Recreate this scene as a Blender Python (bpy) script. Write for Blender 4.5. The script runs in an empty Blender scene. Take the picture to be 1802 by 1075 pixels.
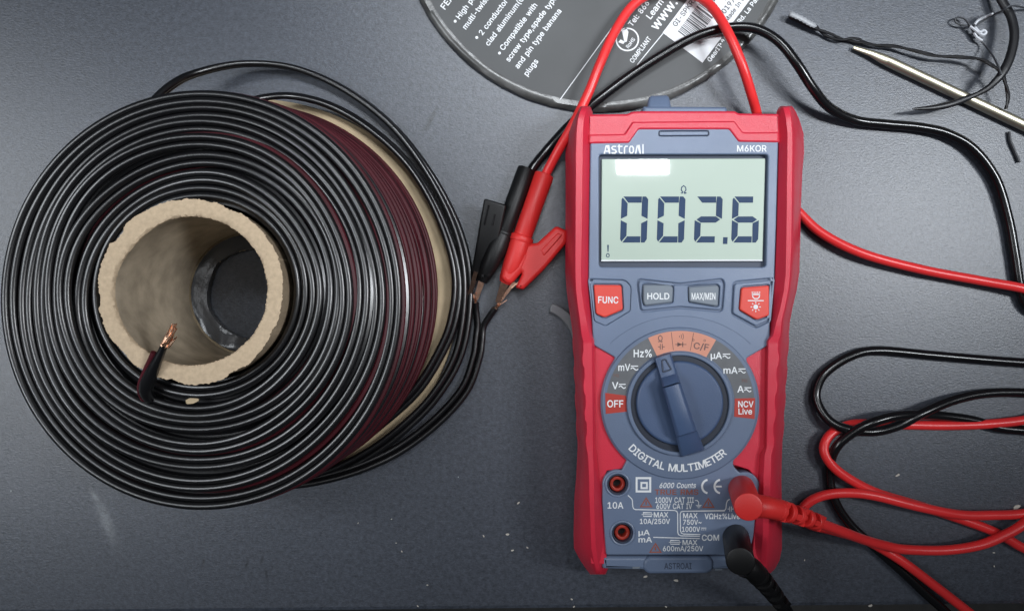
import bpy, bmesh, math, random
from mathutils import Vector, Matrix

random.seed(7)
S = bpy.context.scene
COL = S.collection
PI = math.pi

# ------------------------------------------------------------------ camera, light, exposure
F, CX, CY, H = 1311.0, 901.0, 537.5, 0.30      # focal length in photo pixels, centre, camera height (m)
cam = bpy.data.objects.new('camera', bpy.data.cameras.new('camera'))
COL.objects.link(cam)
cam.location = (0, 0, H)
cam.data.sensor_width = 36
cam.data.lens = 36 * F / 1802
cam.data.clip_start = 0.005
cam.data.clip_end = 50
S.camera = cam

W = bpy.data.worlds.new('World'); S.world = W; W.use_nodes = True
W.node_tree.nodes['Background'].inputs[0].default_value = (0.80, 0.88, 1.0, 1)
W.node_tree.nodes['Background'].inputs[1].default_value = 0.03

def area(name, loc, target, sx, sy, power, color, spread=None):
    l = bpy.data.lights.new(name, 'AREA'); l.shape = 'RECTANGLE'; l.size = sx; l.size_y = sy
    l.energy = power; l.color = color
    o = bpy.data.objects.new(name, l); COL.objects.link(o)
    o.location = loc
    o.rotation_euler = (Vector(target) - Vector(loc)).to_track_quat('-Z', 'Y').to_euler()
    if spread: l.spread = math.radians(spread)
    return o
area('ceiling_light', (0.205, 0.222, 0.93), (0.205, 0.222, 0), 0.080, 0.032, 0.16, (0.92, 0.96, 1.0), 60)
area('right_ceiling_light', (0.65, 0.12, 0.90), (0.15, 0.14, 0), 0.10, 0.30, 0.29, (0.90, 0.95, 1.0), 30)
area('left_ceiling_light', (-0.75, -0.10, 0.90), (-0.2, 0.0, 0), 0.14, 0.40, 0.20, (0.90, 0.95, 1.0), 45)
area('left_fill_light', (-0.62, 0.15, 0.60), (-0.2, -0.02, 0), 0.14, 0.50, 0.29, (0.90, 0.95, 1.0), 60)  # unseen panel added to fill the left side of the table with light
area('far_ceiling_light', (0.05, 0.40, 0.90), (0.02, 0.15, 0), 0.30, 0.15, 0.17, (0.90, 0.95, 1.0), 30)
area('overhead_light', (-0.10, 0.05, 1.30), (0.0, 0.05, 0), 0.30, 0.30, 0.042, (0.95, 0.97, 1.0), 40)
area('spool_fill_light', (0.58, 0.06, 0.74), (-0.10, 0.005, 0.05), 0.15, 0.18, 0.115, (0.95, 0.97, 1.0), 32)  # unseen fill lamp, added to brighten the inside of the spool core

S.view_settings.view_transform = 'Standard'
S.view_settings.look = 'None'
S.view_settings.exposure = 0.0
S.view_settings.gamma = 1.0
S.view_settings.use_curve_mapping = False

# ------------------------------------------------------------------ helpers
def P(px, py, z):
    s = (H - z) / F
    return Vector(((px - CX) * s, -(py - CY) * s, z))
def PPM(z):                                    # photo pixels per metre at height z
    return F / (H - z)

def mat(name, color, rough=0.5, metal=0.0, coat=0.0, spec=0.5, var=0.12, vscale=60.0,
        grain=0.0, gscale=2500.0, coat_rough=0.05, sheen=0.0):
    m = bpy.data.materials.new(name); m.use_nodes = True
    nt = m.node_tree; b = nt.nodes['Principled BSDF']
    b.inputs['Roughness'].default_value = rough
    b.inputs['Metallic'].default_value = metal
    b.inputs['Coat Weight'].default_value = coat
    b.inputs['Coat Roughness'].default_value = coat_rough
    b.inputs['Specular IOR Level'].default_value = spec
    tc = nt.nodes.new('ShaderNodeTexCoord')
    n = nt.nodes.new('ShaderNodeTexNoise'); n.inputs['Scale'].default_value = vscale
    n.inputs['Detail'].default_value = 6
    nt.links.new(tc.outputs['Object'], n.inputs['Vector'])
    mr = nt.nodes.new('ShaderNodeMapRange')
    mr.inputs['From Min'].default_value = 0.3; mr.inputs['From Max'].default_value = 0.7
    mr.inputs['To Min'].default_value = 1 - var; mr.inputs['To Max'].default_value = 1 + var
    nt.links.new(n.outputs['Fac'], mr.inputs['Value'])
    mx = nt.nodes.new('ShaderNodeVectorMath'); mx.operation = 'SCALE'
    mx.inputs[0].default_value = color[:3]
    nt.links.new(mr.outputs['Result'], mx.inputs['Scale'])
    nt.links.new(mx.outputs['Vector'], b.inputs['Base Color'])
    if grain:
        g = nt.nodes.new('ShaderNodeTexNoise'); g.inputs['Scale'].default_value = gscale
        g.inputs['Detail'].default_value = 3
        nt.links.new(tc.outputs['Object'], g.inputs['Vector'])
        bp = nt.nodes.new('ShaderNodeBump'); bp.inputs['Strength'].default_value = grain
        bp.inputs['Distance'].default_value = 0.0002
        nt.links.new(g.outputs['Fac'], bp.inputs['Height'])
        nt.links.new(bp.outputs['Normal'], b.inputs['Normal'])
    return m

def empty(name, loc, label, cat, group=None):
    o = bpy.data.objects.new(name, None); COL.objects.link(o)
    o.location = loc; o.empty_display_size = 0.01
    o['label'] = label; o['category'] = cat
    if group: o['group'] = group
    return o
def obj(name, bm, m, parent=None, smooth=True, label=None):
    me = bpy.data.meshes.new(name)
    bmesh.ops.recalc_face_normals(bm, faces=bm.faces)
    bm.to_mesh(me); bm.free()
    return link(name, me, m, parent, smooth, label)
def link(name, me, m, parent=None, smooth=True, label=None):
    me.materials.clear(); me.materials.append(m)
    if smooth:
        me.polygons.foreach_set('use_smooth', [True] * len(me.polygons))
        me.set_sharp_from_angle(angle=math.radians(38))
    else:
        me.polygons.foreach_set('use_smooth', [False] * len(me.polygons))
    o = bpy.data.objects.new(name, me); COL.objects.link(o)
    if parent:
        o.parent = parent
        top = parent
        if parent.type == 'EMPTY':
            o.matrix_parent_inverse = Matrix.Translation(parent.location).inverted()
    else:
        xs = [v.co for v in me.vertices]
        c = Vector((sum(v.x for v in xs) / len(xs), sum(v.y for v in xs) / len(xs), min(v.z for v in xs)))
        me.transform(Matrix.Translation(-c)); o.location = c
    if label: o['label'] = label
    return o
def tag(o, label, cat, group=None, kind=None):
    o['label'] = label; o['category'] = cat
    if group: o['group'] = group
    if kind: o['kind'] = kind
    return o

def spline(pts, n=10, closed=False):
    pts = [Vector(p) for p in pts]; N = len(pts); out = []
    rng = range(N) if closed else range(N - 1)
    for i in rng:
        if closed:
            p0, p1, p2, p3 = pts[(i - 1) % N], pts[i], pts[(i + 1) % N], pts[(i + 2) % N]
        else:
            p1, p2 = pts[i], pts[i + 1]
            p0 = pts[i - 1] if i > 0 else p1 * 2 - p2
            p3 = pts[i + 2] if i + 2 < N else p2 * 2 - p1
        for k in range(n):
            t = k / n
            out.append(0.5 * ((2 * p1) + (p2 - p0) * t + (2 * p0 - 5 * p1 + 4 * p2 - p3) * t * t
                              + (3 * p1 - p0 - 3 * p2 + p3) * t ** 3))
    if not closed: out.append(pts[-1].copy())
    return out

def tube(bm, pts, r, segs=10, closed=False, flat=1.0, up=Vector((0, 0, 1))):
    """round cable through pts; r a number or a list; flat squeezes it along 'up'"""
    N = len(pts); rs = r if isinstance(r, (list, tuple)) else [r] * N
    rings = []
    for i, p in enumerate(pts):
        a = pts[(i - 1) % N] if (closed or i > 0) else pts[i]
        b = pts[(i + 1) % N] if (closed or i < N - 1) else pts[i]
        t = (b - a).normalized()
        side = t.cross(up)
        if side.length < 1e-4: side = t.cross(Vector((1, 0, 0)))
        side.normalize(); u = side.cross(t).normalized()
        rings.append([bm.verts.new(p + side * (math.cos(2 * PI * k / segs) * rs[i])
                                   + u * (math.sin(2 * PI * k / segs) * rs[i] * flat)) for k in range(segs)])
    for i in range(N if closed else N - 1):
        A, B = rings[i], rings[(i + 1) % N]
        for k in range(segs):
            bm.faces.new((A[k], A[(k + 1) % segs], B[(k + 1) % segs], B[k]))
    if not closed:
        bm.faces.new(rings[0][::-1]); bm.faces.new(rings[-1])
def rod(bm, a, b, ra, rb=None, segs=24, bev=0.0):
    a, b = Vector(a), Vector(b); rb = ra if rb is None else rb
    d = (b - a).normalized()
    if bev:
        pts = [a, a + d * bev, b - d * bev, b]; rs = [ra - bev, ra, rb, rb - bev]
        pts = [a, a + d * bev * .35, a + d * bev, b - d * bev, b - d * bev * .35, b]
        rs = [ra - bev, ra - bev * .3, ra, rb, rb - bev * .3, rb - bev]
    else:
        pts = [a, b]; rs = [ra, rb]
    up = Vector((0, 0, 1)) if abs(d.z) < 0.9 else Vector((0, 1, 0))
    tube(bm, pts, rs, segs, up=up)

def rnd(pts, r=4.0, n=4):
    """round the corners of a pixel polygon"""
    N = len(pts); out = []
    for i in range(N):
        p = Vector(pts[i][:2]); a = Vector(pts[i - 1][:2]); b = Vector(pts[(i + 1) % N][:2])
        rr = pts[i][2] if len(pts[i]) > 2 else r
        if rr <= 0.01: out.append(tuple(p)); continue
        da, db = (a - p), (b - p)
        k = min(rr, da.length * .45, db.length * .45)
        s, e = p + da.normalized() * k, p + db.normalized() * k
        for j in range(n + 1):
            t = j / n
            q = s * (1 - t) ** 2 + p * 2 * t * (1 - t) + e * t * t
            out.append((q.x, q.y))
    return out
def circle(cx, cy, rx, ry=None, n=64, a0=0, a1=360):
    ry = rx if ry is None else ry
    full = abs(a1 - a0) >= 360
    m = n if full else n + 1
    return [(cx + rx * math.sin(math.radians(a0 + (a1 - a0) * i / n)),
             cy - ry * math.cos(math.radians(a0 + (a1 - a0) * i / n))) for i in range(m)]   # angle from up, clockwise

K = 100.0
def plate_mesh(outlines, z0, z1, bev=0.0004, zpix=None, world=False):
    """solid plate with holes (even-odd) and rounded edges; outlines in photo pixels at the height of its top"""
    cu = bpy.data.curves.new('plate', 'CURVE'); cu.dimensions = '2D'; cu.fill_mode = 'BOTH'
    zp = z1 if zpix is None else zpix
    for ol in outlines:
        sp = cu.splines.new('POLY'); sp.points.add(len(ol) - 1); sp.use_cyclic_u = True
        for i, q in enumerate(ol):
            w = Vector((q[0], q[1], 0)) if world else P(q[0], q[1], zp)
            sp.points[i].co = (w.x * K, w.y * K, 0, 1)
    h = (z1 - z0) / 2
    bev = min(bev, h * .95)
    cu.extrude = (h - bev) * K; cu.bevel_depth = bev * K; cu.bevel_resolution = 2 if bev else 0
    cu.offset = -bev * K
    o = bpy.data.objects.new('plate', cu); COL.objects.link(o)
    dg = bpy.context.evaluated_depsgraph_get()
    me = bpy.data.meshes.new_from_object(o.evaluated_get(dg))
    bpy.data.objects.remove(o); bpy.data.curves.remove(cu)
    me.transform(Matrix.Translation((0, 0, z0 + h)) @ Matrix.Scale(1 / K, 4))
    return me
def plate(name, outlines, z0, z1, m, parent=None, bev=0.0004, world=False, label=None):
    return link(name, plate_mesh(outlines, z0, z1, bev, world=world), m, parent, True, label)
def into(bm, me, M=None):
    if M: me.transform(M)
    bm.from_mesh(me); bpy.data.meshes.remove(me)

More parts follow.
